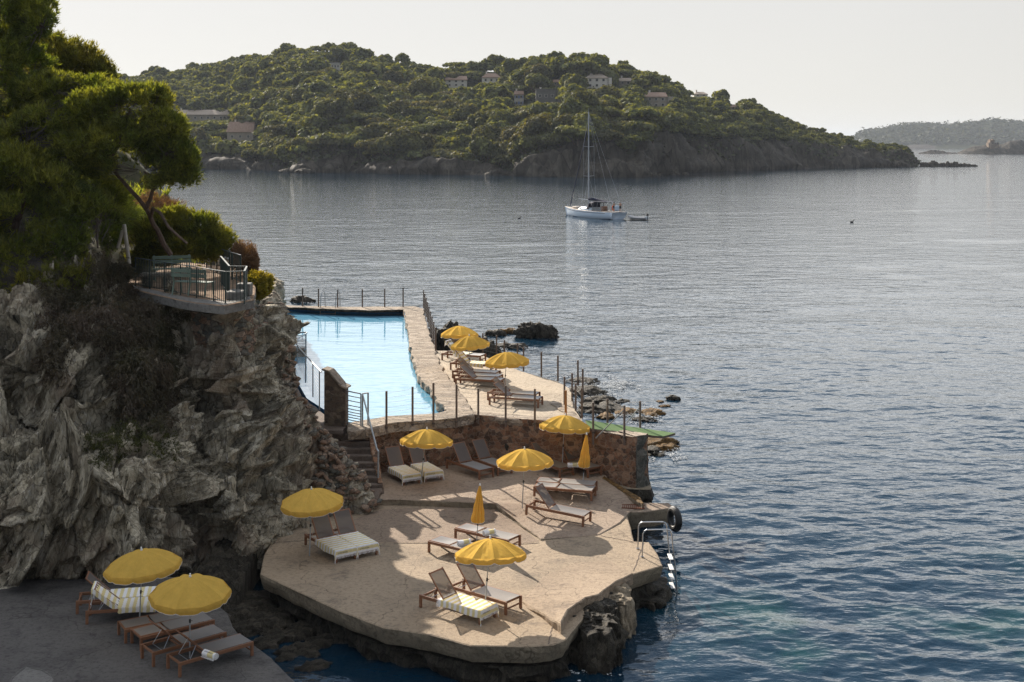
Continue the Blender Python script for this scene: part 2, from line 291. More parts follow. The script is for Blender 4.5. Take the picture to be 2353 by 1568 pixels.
def watermat(name, deep, shallow, bumps, rough=.05, patch=None, ior=1.33):
    m, ns, ls, b = _mat(name); b.inputs['Roughness'].default_value = rough; b.inputs['IOR'].default_value = ior
    v = mapped(ns, ls, (1, 1, 1)); last = None
    for (sc, dist, st, rz, det) in bumps:
        mv = mapped(ns, ls, st, (0, 0, rz)); nz = _n(ns, 'ShaderNodeTexNoise', Scale=sc, Detail=det, Roughness=.6, Distortion=.4); ls.new(mv, nz.inputs['Vector'])
        bp = _n(ns, 'ShaderNodeBump', Strength=1.0, Distance=dist); ls.new(nz.outputs[0], bp.inputs['Height'])
        if last: ls.new(last.outputs[0], bp.inputs['Normal'])
        last = bp
    if last: ls.new(last.outputs[0], b.inputs['Normal'])
    b.inputs['Base Color'].default_value = rgb(deep)
    if patch:                                     # pale sea bed showing through where the water is shallow
        nz = _n(ns, 'ShaderNodeTexNoise', Scale=.16, Detail=5, Roughness=.6); ls.new(v, nz.inputs['Vector'])
        r = ramp(ns, [(.5, (0, 0, 0)), (.64, (1, 1, 1))]); ls.new(nz.outputs[0], r.inputs[0])
        sx = ns.new('ShaderNodeSeparateXYZ'); ls.new(v, sx.inputs[0]); mr = _n(ns, 'ShaderNodeMapRange'); ls.new(sx.outputs[1], mr.inputs[0])
        mr.inputs[1].default_value = patch[0]; mr.inputs[2].default_value = patch[1]; mr.inputs[3].default_value = 1; mr.inputs[4].default_value = 0
        mm = _n(ns, 'ShaderNodeMath', operation='MULTIPLY'); mq = _n(ns, 'ShaderNodeMapRange'); ls.new(sx.outputs[0], mq.inputs[0]); mq.inputs[1].default_value = 3; mq.inputs[2].default_value = 7; m0 = _n(ns, 'ShaderNodeMath', operation='MULTIPLY'); ls.new(r.outputs[0], m0.inputs[0]); ls.new(mq.outputs[0], m0.inputs[1]); ls.new(m0.outputs[0], mm.inputs[0]); ls.new(mr.outputs[0], mm.inputs[1])
        mx = ns.new('ShaderNodeMixRGB'); ls.new(mm.outputs[0], mx.inputs[0]); mx.inputs[1].default_value = rgb(deep); mx.inputs[2].default_value = rgb(shallow)
        ls.new(mx.outputs[0], b.inputs['Base Color'])
    return m
MT = dict(
 deck=concrete('deck_concrete', (.375, .288, .20), (.262, .205, .147), (.14, .112, .086)),
 apron=concrete('apron_concrete', (.355, .27, .19), (.265, .20, .14), (.16, .12, .09), grain=40, stripe=True),
 upper=concrete('upper_concrete', (.36, .275, .205), (.265, .20, .152), (.18, .12, .092)),
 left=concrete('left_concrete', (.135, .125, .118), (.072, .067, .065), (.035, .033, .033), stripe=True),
 terrace=concrete('terrace_concrete', (.46, .38, .285), (.39, .32, .24), (.29, .235, .18)),
 agg=concrete('exposed_aggregate', (.30, .225, .165), (.21, .155, .115), (.13, .095, .07), grain=90),
 side=concrete('weathered_edge', (.27, .22, .155), (.17, .14, .10), (.07, .06, .045), grain=30),
 slab=concrete('pale_concrete', (.22, .21, .195), (.16, .155, .145), (.10, .095, .09)),
 wall=masonry('red_stone_wall', [(.23, .125, .08), (.33, .18, .11), (.14, .088, .064), (.40, .25, .165), (.26, .165, .115)], (.34, .25, .18), scale=(5, 5, 7), edge=.08),
 endwall=masonry('grey_stone_wall', [(.11, .11, .095), (.16, .15, .13), (.08, .08, .07)], (.19, .18, .15), scale=(4, 4, 7), edge=.08),
 pillar=masonry('brown_stone_blocks', [(.16, .12, .09), (.22, .17, .12), (.11, .085, .07), (.26, .20, .15)], (.12, .10, .08), scale=(5, 5, 7.5), warp=.08, bump=1, edge=.07, dist=.03),
 coping=masonry('rough_coping', [(.40, .33, .26), (.50, .42, .34), (.30, .25, .20), (.44, .36, .28)], (.20, .16, .13), scale=(1.6, 4.5, 3), warp=.5, bump=1, edge=.05, dist=.07),
 step=concrete('stair_stone', (.17, .13, .105), (.11, .085, .07), (.08, .06, .05)),
 cliff=rockmat('schist_cliff', [(.13, .112, .088), (.34, .30, .225), (.57, .51, .40), (.80, .74, .63)], scale=.9, strat=(1.5, 1.5, .6), rot=(R(8), R(-30), 0), warp=.45, bump=1.0, vein=(.66, .62, .58), vk=.95, warm=(.30, .22, .16)),
 rubble=masonry('rubble_wall', [(.30, .20, .14), (.22, .20, .165), (.38, .28, .21), (.17, .17, .15)], (.12, .10, .08), scale=(3, 3, 6), bump=1, dist=.09),
 darkrock=rockmat('dark_sea_rock', [(.03, .026, .022), (.075, .066, .053), (.14, .122, .095)], scale=1.2, strat=(1.5, 1.5, .5), rot=(R(10), R(20), 0), vk=.25, vein=(.2, .17, .13), rough=.6),
 goldrock=rockmat('weed_rock', [(.16, .08, .03), (.26, .15, .05), (.12, .09, .05)], scale=3, strat=(1, 1, 1), vk=.2, rough=.6),
 farcliff=rockmat('far_cliff', [(.022, .019, .016), (.042, .036, .03), (.068, .06, .05), (.10, .088, .075)], scale=.06, strat=(1.6, 1.0, .28), rot=(0, R(8), 0), bump=1, vk=.4, vein=(.14, .125, .105)),
 farearth=plain('far_earth', (.055, .06, .03), .95, c2=(.03, .035, .018), scale=.3, bump=.3),
 teak=plain('oiled_wood', (.255, .115, .058), .55, c2=(.17, .075, .038), scale=6, stretch=(8, 1, 8)),
 post=plain('grey_brown_wood', (.20, .155, .125), .75, c2=(.12, .09, .075), scale=9, stretch=(6, 6, .6)),
 redpost=plain('orange_wood', (.34, .17, .07), .7, scale=9, stretch=(6, 6, .6)),
 steel=plain('steel', (.55, .56, .58), .3, 1.0), steelp=plain('painted_steel', (.42, .45, .47), .45, .3), cable=plain('wire', (.5, .5, .5), .4, .8),
 white=plain('white_plastic', (.8, .8, .78), .5), black=plain('black_rubber', (.012, .012, .013), .55),
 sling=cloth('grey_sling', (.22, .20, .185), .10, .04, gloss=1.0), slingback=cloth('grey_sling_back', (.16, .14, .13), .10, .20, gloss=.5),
 canopy=cloth('yellow_canvas', (.82, .53, .12), .40, bump=.15), trim=plain('white_piping', (.8, .77, .7), .7),
 towel=stripes('striped_towel', (.86, .85, .86), (.76, .66, .36)), towelw=plain('white_terry', (.8, .79, .78), .9, bump=.3, scale=60),
 ink=plain('navy_thread', (.03, .04, .12), .8),
 green=plain('dark_green_paint', (.012, .03, .026), .4), benchg=plain('pale_green_paint', (.15, .21, .165), .6), whitep=plain('cream_pole', (.55, .52, .46), .6, c2=(.38, .33, .27), scale=3),
 carpet=plain('green_carpet', (.135, .20, .095), .95, c2=(.10, .155, .07), scale=40, bump=.4), rust=plain('rust', (.16, .05, .025), .8),
 poolwall=plain('blue_pool_paint', (.03, .22, .50), .5, c2=(.02, .16, .40)), hillmat=plain('hillside_earth', (.075, .065, .04), .95, c2=(.035, .04, .02), scale=1.2, bump=.6), drift=plain('ground_litter', (.30, .21, .14), .95, c2=(.16, .11, .08), scale=3, bump=.6),
 stonegrey=rockmat('grey_stone', [(.2, .18, .15), (.32, .29, .24), (.42, .38, .32)], scale=1.5, strat=(1, 1, 2), vk=.2),
 bark=plain('pine_bark', (.16, .11, .085), .9, c2=(.08, .06, .05), scale=5, bump=.8, stretch=(1, 1, .4)), twig=plain('grey_twig', (.15, .135, .12), .9, c2=(.08, .07, .06), scale=3),
 pine=leafmat('pine_needles', (.07, .10, .015), (.165, .18, .03), .5, .12, .8), pine2=leafmat('far_pine_crown', (.042, .05, .012), (.12, .12, .024), .34, .28, .15),
 under=leafmat('undergrowth', (.022, .028, .010), (.045, .05, .018), .2, .2, .08),
 ivy=leafmat('hanging_creeper', (.055, .052, .022), (.10, .075, .052), .2, .1, .6), grassm=leafmat('rock_grass', (.045, .05, .015), (.10, .11, .035), .3, .1, 1.5),
 succ=leafmat('succulent_leaves', (.16, .17, .015), (.30, .27, .03), .35, .1, 3), redbush=leafmat('dry_bush', (.13, .075, .045), (.20, .125, .075), .2, .1, 2),
 hwhite=plain('house_white', (.66, .62, .56), .85, c2=(.58, .54, .48), scale=.5), hgrey=plain('house_grey', (.16, .155, .15), .85, scale=.5), hcream=plain('house_cream', (.38, .33, .27), .85, scale=.5),
 tile=plain('roof_tile', (.34, .235, .18), .85, c2=(.24, .16, .12), scale=1.2), tile2=plain('pale_roof_tile', (.44, .37, .30), .85, c2=(.34, .27, .22), scale=1.2), shut=plain('blue_shutter', (.10, .18, .42), .6), glassd=plain('dark_window', (.03, .035, .04), .15),
 hull=plain('white_hull', (.56, .66, .77), .25, c2=(.52, .62, .73)), navy=plain('navy_canvas', (.015, .02, .05), .8), hullblue=plain('blue_boot_top', (.03, .10, .22), .4), decktan=plain('boat_deck', (.62, .54, .46), .7),
 orange=plain('orange_foam', (.75, .12, .02), .6), skin=plain('skin', (.40, .22, .15), .6), hair=plain('dark_hair', (.03, .02, .015), .8), short=plain('dark_shorts', (.02, .02, .03), .8),
 alu=plain('mast_alloy', (.42, .44, .47), .6, 0), rubberg=plain('grey_tube', (.45, .45, .46), .5), foam=plain('sea_foam', (.85, .86, .86), .9), fort=masonry('fort_stone', [(.2, .15, .11), (.26, .2, .15)], (.16, .12, .09), scale=(.3, .3, .5)),
 bird=plain('dark_feathers', (.05, .045, .04), .8),
)
# ================================================================== SEA
def make_sea():
    Ys = [14.0]
    while Ys[-1] < 90: Ys.append(Ys[-1]*1.0031)
    while Ys[-1] < 330: Ys.append(Ys[-1]*1.006)
    while Ys[-1] < 16000: Ys.append(Ys[-1]*1.06)
    Ys = np.array(Ys); U = np.linspace(-.6, .6, 960)
    Y = Ys[:, None]*np.ones_like(U)[None]; X = Ys[:, None]*U[None]
    P = np.stack([X, Y, 0*X], -1)
    z = np.zeros_like(X)
    def octave(L, amp, st, rz, s, sharp):
        c, n = math.cos(rz), math.sin(rz); a = (X*c+Y*n)/(L*st); b = (-X*n+Y*c)/L
        q = noise(np.stack([a, b, np.full_like(a, s*3.7)], -1), s)
        if sharp: q = 1-2*np.abs(q)
        cell = np.where(Ys < 90, Ys*.0031, Ys*.006)[:, None]*.75
        fade = np.clip((L*.45-cell)/(L*.25), 0, 1)
        return q*amp*fade
    z += octave(2.8, .034, 2.2, R(8), 1, False); z += octave(1.3, .030, 1.9, R(-14), 2, True)
    z += octave(.62, .026, 1.7, R(20), 3, True); z += octave(.33, .015, 1.5, R(-8), 4, True)
    z += octave(7., .05, 2.5, R(12), 5, False)
    calm = np.clip((fbm(np.stack([X/14, Y/14, 0*X], -1), 2, 9)+.9)/1.1, .35, 1.15); z *= calm*.85
    P[..., 2] = z
    m = watermat('sea_water', (.004, .021, .040), (.010, .068, .052), [(6.0, .008, (.6, 1, 1), R(12), 2), (2.6, .022, (.6, 1, 1), R(8), 3), (.9, .07, (.6, 1, 1), R(-7), 3), (.35, .13, (.6, 1, 1), R(4), 3)], rough=.03, patch=(26, 42))
    o = link('sea', mesh('sea', P.reshape(-1, 3), gridfaces(*X.shape), m, True)); tag(o, kind='structure')
make_sea()
# ================================================================== CLIFF
# control net: rows from the water up, columns from left to right, each a point of the rock face (photo pixel, depth)
def smooth_net(N, nu, nv):                              # Catmull-Rom both ways
    def cr(A, n):
        m = len(A); t = np.linspace(0, m-1, n); i = np.clip(np.floor(t).astype(int), 0, m-2); f = (t-i)[:, None, None]
        g = lambda k: A[np.clip(k, 0, m-1)]
        p0, p1, p2, p3 = g(i-1), g(i), g(i+1), g(i+2)
        return .5*((2*p1)+(-p0+p2)*f+(2*p0-5*p1+4*p2-p3)*f*f+(-p0+3*p1-3*p2+p3)*f**3)
    A = cr(N, nu).transpose(1, 0, 2); return cr(A, nv).transpose(1, 0, 2)
cols_px = [
 [(-900, 1400, 32), (-900, 1180, 32.5), (-900, 1040, 34), (-900, 950, 35), (-900, 850, 36), (-900, 720, 37.5), (-900, 470, 41)],
 [(-60, 1345, 34.3), (-60, 1180, 34.2), (-60, 1045, 35.6), (-60, 955, 37), (-60, 850, 37.2), (-60, 720, 39), (-60, 560, 42)],
 [(60, 1340, 34.8), (60, 1190, 34.0), (60, 1050, 35.6), (60, 960, 37.4), (60, 850, 37.0), (60, 720, 39.2), (60, 560, 43)],
 [(160, 1340, 34.8), (160, 1180, 34.2), (160, 1050, 35.8), (160, 960, 37.4), (160, 860, 37.2), (160, 730, 39.5), (170, 570, 43)],
 [(260, 1325, 35.2), (260, 1180, 34.6), (260, 1060, 35.5), (265, 975, 37.2), (260, 870, 38.2), (260, 740, 40.2), (265, 610, 43)],
 [(345, 1320, 35.6), (350, 1190, 35.3), (350, 1075, 35.9), (350, 990, 37.4), (350, 880, 39.2), (350, 760, 41.0), (350, 690, 42.8)],
 [(410, 1310, 36.8), (420, 1200, 37.2), (420, 1080, 38.6), (420, 980, 39.8), (420, 880, 41.0), (420, 770, 41.8), (420, 700, 42.6)],
 [(470, 1310, 37.2), (475, 1200, 37.6), (475, 1080, 38.8), (480, 970, 39.8), (480, 880, 40.4), (480, 780, 40.8), (478, 708, 41.6)],
 [(540, 1305, 37.0), (540, 1190, 37.0), (540, 1080, 37.9), (540, 970, 38.8), (545, 880, 39.3), (540, 780, 39.7), (530, 714, 40.4)],
 [(600, 1300, 37.2), (605, 1190, 37.9), (605, 1080, 38.9), (600, 970, 39.9), (600, 880, 40.7), (590, 785, 41.0), (574, 705, 41.3)],
 [(655, 1240, 39.3), (655, 1160, 39.5), (655, 1070, 39.9), (640, 970, 40.8), (630, 880, 42.0), (618, 790, 43.2), (598, 704, 43.2)],
 [(745, 1225, 40.2), (738, 1150, 40.4), (715, 1060, 40.9), (680, 965, 41.7), (660, 870, 43.5), (643, 780, 45.0), (612, 702, 46)],
 [(850, 1210, 40.9), (826, 1130, 41.1), (782, 1055, 41.6), (735, 980, 42.8), (693, 880, 45.2), (664, 778, 48.0), (630, 700, 51)],
]
net = np.array([[tuple(Q(*p)) for p in c] for c in cols_px])
last = net[-1].copy(); b1 = last+np.array([-1.0, 1.6, 0]); b1[:, 2] -= .25
b2 = np.array([(-9.2-.25*k, 51+1.0*k, z) for k, z in enumerate((-.5, 1.0, 2.6, 3.4, 4.4, 5.6, 6.6))])
b3 = np.array([(-11.5-.3*k, 62+1.2*k, z) for k, z in enumerate((-.8, .8, 2.2, 3.3, 4.2, 5.0, 5.6))])
b4 = np.array([(-14.6-.4*k, 74+1.5*k, z) for k, z in enumerate((-.8, .6, 1.8, 2.9, 3.8, 4.4, 4.8))])
b5 = np.array([(-22-.5*k, 92+1.5*k, z) for k, z in enumerate((-1, .2, 1.2, 2.2, 3.2, 3.8, 4.2))])
net = np.concatenate([net, [b1, b2, b3, b4, b5]], 0)
for k in range(len(net)): net[k, 0, 2] = -.6
NU, NV = 860, 440
CV = smooth_net(net, NU, NV)
def grid_normals(P):
    du = np.gradient(P, axis=0); dv = np.gradient(P, axis=1); n = np.cross(du, dv); n /= np.linalg.norm(n, axis=-1, keepdims=True)+1e-9; return n
n0 = grid_normals(CV); 
if n0[NU//3, NV//2, 1] > 0: n0 = -n0
def rotv(P, ax, ay):
    M = np.array(Matrix.Rotation(ax, 3, 'X') @ Matrix.Rotation(ay, 3, 'Y')); return P @ M.T
rp = rotv(CV, R(15), R(-28))
disp = .40*fbm(CV/3.2, 3, 3)+.10*ridge(rp*np.array([.9, .8, .22])+fbm(CV*.5, 2, 31)[..., None]*.5, 3, 5, .55)+.03*fbm(rp*np.array([9, 9, 2.5]), 3, 12)
def layers(P, n, k, amp, wp, s):
    n = np.array(n); n = n/np.linalg.norm(n); q = (P @ n)*k+wp*fbm(P*.7, 3, s); c = np.floor(q); f = q-c
    h = .5+.5*_h(c, np.floor(P[..., 2]*k*.22+3*noise(P*.4, s+9)), np.zeros_like(c), s); return amp*h*(1-f)**1.3*(.6+.4*np.sign(noise(P*k*.35+c[..., None]*3.3, s+2)))
def facets(P, size, st, ax, ay, amp, tilt, s):                # fractured planes: every cell of rock has its own level and slope
    q = rotv(P, ax, ay)/(np.array(st)*size); q = q+.12*fbm(P/size*.5, 2, s+5)[..., None]; i0 = np.floor(q); best = np.full(q.shape[:-1], 9e9); val = np.zeros(q.shape[:-1])
    for dx in (-1, 0, 1):
        for dy in (-1, 0, 1):
            for dz in (-1, 0, 1):
                c = i0+np.array([dx, dy, dz]); h = [.5+.5*_h(c[..., 0], c[..., 1], c[..., 2], s+k) for k in range(6)]
                v = q-(c+np.stack(h[:3], -1)); d2 = (v*v).sum(-1); w_ = d2 < best; best = np.where(w_, d2, best)
                val = np.where(w_, h[3]+tilt*(v[..., 0]*(h[4]*2-1)+v[..., 2]*(h[5]*2-1)*.6+v[..., 1]*(h[3]-.5)), val)
    return amp*(val-.5)
disp += (facets(CV, 1.7, (.75, .9, 1.25), R(8), R(-30), 1.25, 1.1, 301)+facets(CV, .6, (.7, .9, 1.4), R(10), R(-32), .48, 1.3, 311)+facets(CV, .2, (.6, .9, 1.8), R(10), R(-34), .14, 1.1, 321))*np.interp(np.arange(NU)/NU, [0, .6, .68, 1], [1, 1, .45, .4])[:, None]
blk = noise(CV/1.5+4.0, 40); disp += .25*np.tanh(blk*5)*.5
pp = proj(CV)
def carve(poly, wd, depth):                            # fissures in the face
    global disp
    for (a, b) in zip(poly[:-1], poly[1:]):
        a = np.array(a, float); b = np.array(b, float); d = b-a; t = np.clip(((pp-a)@d)/(d@d), 0, 1)
        q = np.linalg.norm(pp-(a+t[..., None]*d), axis=-1)+12*noise(CV*1.3, 50); disp = disp-depth*np.exp(-(q/wd)**2)
carve([(130, 1020), (175, 1075), (235, 1150), (290, 1215), (330, 1260)], 23.4, 0.72)
carve([(430, 760), (450, 880), (450, 1000), (440, 1120), (420, 1250)], 39.6, 0.48)
carve([(0, 990), (90, 950), (180, 965), (300, 900)], 23.4, 0.48)
carve([(560, 1010), (520, 1100), (500, 1240)], 18, 0.42)
carve([(0, 1120), (60, 1200), (110, 1290)], 21.6, 0.42)
carve([(600, 790), (590, 900), (560, 1010)], 21.6, 0.3)
fade = np.ones(NV); fade[:6] = np.linspace(.3, 1, 6); fade[-14:] = np.linspace(1, .3, 14)
CV = CV+n0*(disp*fade[None])[..., None]*np.where(np.arange(NU) > 665, .6, .85)[:, None, None]
CN = grid_normals(CV); CN = CN if CN[NU//3, NV//2, 1] < 0 else -CN
cl = link('cliff', mesh('cliff', CV.reshape(-1, 3), gridfaces(NU, NV)[:, ::-1].copy(), MT['cliff'], False)); tag(cl, kind='structure')
CP = proj(CV)
# rubble stones set along the stair side of the ridge
# ------------------------------------------------------------------ hillside behind the cliff
def hillside():
    xs = np.linspace(-75, -7.2, 120); ys = np.linspace(40.9, 110, 110); X, Y = np.meshgrid(xs, ys, indexing='ij')
    base = 7.55+np.clip((-13.6-X), 0, 99)*.62+np.clip((-19-X), 0, 99)*.25
    base = np.minimum(base, 21+0*X)
    edge = np.interp(Y, [40, 46, 52, 60, 75, 110], [-10.6, -10.9, -12.4, -15, -19, -28])
    drop = np.clip(X-edge, 0, 99)*5
    far = np.clip(Y-np.interp(X, [-75, -30, -16, -12, -8], [100, 80, 62, 54, 50]), 0, 99)*.75
    z = base-drop-far
    front = np.interp(X, [-75, -22, -16, -13.5, -11, -7], [41, 41.3, 41.8, 42.5, 42.4, 41.6])
    z = np.where(Y < front, np.minimum(z, 6.6), z)
    onter = np.clip((X+14.2)/1.0, 0, 1)
    P = np.stack([X, Y, z], -1); z = z+fbm(P*.35, 4, 21)*.5*(1-onter)+fbm(P*1.5, 3, 22)*.06
    P[..., 2] = np.maximum(z, -1)
    o = link('hillside', mesh('hillside', P.reshape(-1, 3), gridfaces(*X.shape)[:, ::-1].copy(), MT['hillmat'], True)); tag(o, kind='structure')
    return xs, ys, P[..., 2]
HX, HY, HZg = hillside()
def hill_z(x, y):
    i = int(np.clip(np.searchsorted(HX, x), 1, len(HX)-1)); j = int(np.clip(np.searchsorted(HY, y), 1, len(HY)-1)); return float(HZg[i, j])
# ================================================================== SLABS
def resample(P, step, closed=True):
    out = []; n = len(P)
    for i in range(n if closed else n-1):
        a = Vector(P[i]); b = Vector(P[(i+1) % n]); k = max(1, int((b-a).length/step))
        for j in range(k): out.append(a+(b-a)*(j/k))
    if not closed: out.append(Vector(P[-1]))
    return out
def rough_slab(name, outline, depth, mat_top, mat_side, step=.14, jit=.035, rows=5, inset=.12, rough=.07, seed=0, kind=None, parent=None, rnd=.03):
    P = resample(outline, step); n = len(P)
    area = sum(P[i].x*P[(i+1) % n].y-P[(i+1) % n].x*P[i].y for i in range(n))
    if area < 0: P.reverse()
    A = np.array([tuple(p) for p in P]); j = fbm(A*1.1, 3, seed+60)
    T = np.roll(A, -1, 0)-np.roll(A, 1, 0); N = np.stack([T[:, 1], -T[:, 0], 0*T[:, 0]], 1); N /= np.linalg.norm(N, axis=1, keepdims=True)+1e-9
    top = A+N*(j*jit)[:, None]
    V = [top-N*rnd]; V[0][:, 2] = A[:, 2]
    for r in range(rows+1):
        t = r/rows; B = top.copy(); B[:, 2] -= depth*t+(rnd*.7 if r == 0 else 0)
        off = fbm(B*np.array([2.2, 2.2, 3.5]), 4, seed+70)*rough*(.2 if r == 0 else 1)-inset*t*t; B += N*off[:, None]; V.append(B)
    V = np.concatenate(V); tris = geometry.tessellate_polygon([[Vector((p[0], p[1], 0)) for p in V[:n]]])
    Fc = [tuple(t) for t in tris]; Fc = [f if ((V[f[1]]-V[f[0]])[:2] @ np.array([(V[f[2]]-V[f[0]])[1], -(V[f[2]]-V[f[0]])[0]])) > 0 else f[::-1] for f in Fc]
    nt = len(Fc)
    for r in range(rows+1):
        for i in range(n):
            k = (i+1) % n; Fc.append((r*n+i, (r+1)*n+i, (r+1)*n+k, r*n+k))
    b = (rows+1)*n; Fc.append(tuple(b+i for i in range(n))[::-1])
    me = mesh(name, V, Fc, [mat_top, mat_side]); mi = np.zeros(len(me.polygons), np.int32); mi[nt+n:] = 1; me.polygons.foreach_set('material_index', mi)
    o = link(name, me, parent)
    if kind: tag(o, kind=kind)
    return o
def gp(L, z): return [G(p[0], p[1], p[2] if len(p) > 2 else z) for p in L]
main_px = [(624, 1244), (606, 1276), (598, 1318), (660, 1348), (778, 1403), (880, 1442), (990, 1459), (1081, 1484), (1206, 1486), (1271, 1482), (1300, 1470),
 (1340, 1420), (1375, 1368), (1457, 1319), (1522, 1300), (1512, 1275), (1492, 1246), (1457, 1244), (1448, 1210), (1440, 1176), (1400, 1130), (1390, 1100), (900, 1100), (800, 1130), (740, 1160), (660, 1200)]
rough_slab('sunbathing_deck', gp(main_px, 1.0), .45, MT['deck'], MT['side'], inset=.12, rough=.035, jit=.008, kind='structure')
rough_slab('deck_foundation', [Vector(((p.x+.5)*.955-.5, p.y*.985+.62, .45)) for p in gp(main_px, 1.0)], 1.3, MT['darkrock'], MT['darkrock'], inset=.5, rough=.25, seed=3, rows=8, kind='structure')
jm = MB()
for q0, q1 in (((624, 1247), (748, 1240)), ((905, 1248), (1180, 1252)), ((1268, 1440), (1262, 1480)), ((1180, 1252), (1238, 1248)), ((1480, 1248), (1456, 1312)), ((1379, 1231), (1456, 1246))):
    p0, p1 = G(*q0, 1.006), G(*q1, 1.006); n_ = 14; ln = [p0.lerp(p1, k/n_)+Vector((random.uniform(-.02, .02), random.uniform(-.02, .02), 0)) for k in range(n_+1)]
    for u, v in zip(ln[:-1], ln[1:]): jm.bar(u, v, .022, .006)
tag(jm.build('deck_joints', MT['step']), kind='structure')
pier_px = [(1441, 1177), (1482, 1176), (1547, 1166), (1537, 1156), (1480, 1155), (1440, 1150), (1405, 1160)]
rough_slab('pier', gp(pier_px, 1.03), .50, MT['upper'], MT['side'], jit=.015, rough=.02, inset=.02, seed=5, kind='structure')
rough_slab('pier_foundation', gp([(1450, 1185), (1525, 1172), (1520, 1160), (1450, 1160)], .52), 1.2, MT['darkrock'], MT['side'], rough=.1, inset=-.05, seed=6, kind='structure')
up_px = [(852, 1148), (917, 1148), (975, 1150), (1037, 1152), (1100, 1155), (1140, 1157), (1160, 1174, 1.17), (1200, 1205, 1.11), (1242, 1239, 1.05), (1300, 1235, 1.03), (1379, 1229, 1.02), (1425, 1200, 1.04), (1445, 1178, 1.05),
 (1482, 1158, 1.08), (1440, 1130), (1395, 1098), (1388, 1070), (1390, 1050), (1100, 1048), (860, 1055), (830, 1090), (835, 1130)]
rough_slab('upper_deck', gp(up_px, 1.2), .30, MT['upper'], MT['side'], inset=.02, rough=.03, jit=.02, seed=7, kind='structure')
rough_slab('deck_curb', gp([(1388, 1092), (1470, 1142), (1482, 1156), (1474, 1158), (1383, 1098)], 1.24), .4, MT['goldrock'], MT['side'], inset=0, rough=.05, seed=71, kind='structure')
ap_px = [(1199, 1382, 1.03), (1245, 1408, 1.14), (1289, 1434, 1.26), (1306, 1400, 1.28), (1345, 1372, 1.24), (1375, 1366, 1.2), (1420, 1335, 1.12), (1455, 1317, 1.05), (1400, 1288, 1.02), (1320, 1295, 1.015), (1250, 1325, 1.015)]
rough_slab('sloping_apron', gp(ap_px, 1.1), .30, MT['apron'], MT['apron'], inset=.0, rough=.04, jit=.03, seed=8, kind='structure')
left_px = [(-1000, 1350), (60, 1330), (200, 1330), (330, 1320), (430, 1330), (480, 1370), (520, 1410), (532, 1440), (560, 1463), (596, 1488), (628, 1511), (653, 1537), (682, 1568), (720, 1640), (740, 1760), (-1000, 1760)]
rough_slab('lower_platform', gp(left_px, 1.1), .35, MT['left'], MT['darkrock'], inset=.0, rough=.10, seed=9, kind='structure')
rough_slab('platform_foundation', [p+Vector((-.25, .0, -.35)) for p in gp(left_px, 1.1)], 1.4, MT['darkrock'], MT['darkrock'], inset=-.3, rough=.3, seed=10, rows=8, kind='structure')
rough_slab('aggregate_surface', gp([(868, 1172), (1000, 1166), (1135, 1164), (1180, 1196), (1238, 1244), (1180, 1250), (1020, 1247), (905, 1246), (800, 1243), (748, 1238), (760, 1222), (800, 1200)], 1.005), .03, MT['agg'], MT['agg'], seed=61, kind='structure', rnd=.002, rough=0, inset=0)
tag(rough_slab('concrete_patch', gp([(28, 1558), (60, 1530), (98, 1540), (125, 1560), (110, 1600), (20, 1605)], 1.106), .02, MT['slab'], MT['slab'], seed=11, kind='structure'))
# rocky ledge between platform and deck at the foot of the cliff
def heightrock(name, px0, z0, px1, nx, ny, zfun, mat, seed, kind='structure'):
    a = G(px0[0], px0[1], z0); b = G(px1[0], px1[1], z0); xs = np.linspace(min(a.x, b.x), max(a.x, b.x), nx); ys = np.linspace(min(a.y, b.y), max(a.y, b.y), ny)
    X, Y = np.meshgrid(xs, ys, indexing='ij'); Z = zfun(X, Y); P = np.stack([X, Y, Z], -1)
    P[..., 2] += .16*ridge(rotv(P, R(20), R(35))*np.array([1.5, 3.5, 1.5]), 4, seed)+.05*fbm(P*5, 3, seed+1)
    e = np.minimum(np.minimum(X-xs[0], xs[-1]-X), np.minimum(Y-ys[0], ys[-1]-Y)); P[..., 2] = np.where(e < .01, -1.2, P[..., 2])
    return tag(link(name, mesh(name, P.reshape(-1, 3), gridfaces(nx, ny)[:, ::-1].copy(), mat)), kind=kind)
def ledge(X, Y): return 1.0-np.clip((X+9.3)*.14, 0, 9)-np.clip(35.3-Y, 0, 9)*np.clip((X+9.3), 0, 9)*.40-np.clip(34.6-Y, 0, 9)*.30
heightrock('rock_ledge', (380, 1500), 0, (640, 1255), 150, 150, ledge, MT['darkrock'], 90)
# ================================================================== SEA ROCKS
def ico(sub):
    bm = bmesh.new(); bmesh.ops.create_icosphere(bm, subdivisions=sub, radius=1); bm.verts.index_update()
    V = np.array([tuple(v.co) for v in bm.verts]); Fc = np.array([[v.index for v in f.verts] for f in bm.faces]); bm.free(); return V, Fc
ICO5 = ico(5); ICO4 = ico(4)
def rock(name, label, c, size, seed, mat, jag=.35, strat=(1, 1, .4), rz=0, group=None, sub=ICO5, tilt=(R(15), R(25)), kind=None, cat='rock'):
    V, Fc = sub; V = V.copy(); S = np.array(size); W = V*S
    d = jag*ridge(rotv(W, *tilt)*np.array(strat)*1.6/max(size)*1.2+seed*3.1, 5, seed, .6)+.25*fbm(W/max(size)*2+seed, 3, seed+5)
    W = W*(1+.55*d)[:, None]; M = np.array(Matrix.Rotation(rz, 3, 'Z')); W = W @ M.T
    o = link(name, mesh(name, W, Fc, mat), None, c); return tag(o, label, cat, group, kind)
def Gs(x, y, z=0): return G(x, y, z)
rock('sea_rock', 'big jagged black rock standing in the sea right of the umbrellas', G(1232, 775, 0)+Vector((0, 0, .1)), (1.05, .62, .62), 1, MT['darkrock'], .6, (2.2, 2.2, .5), rz=R(-8))
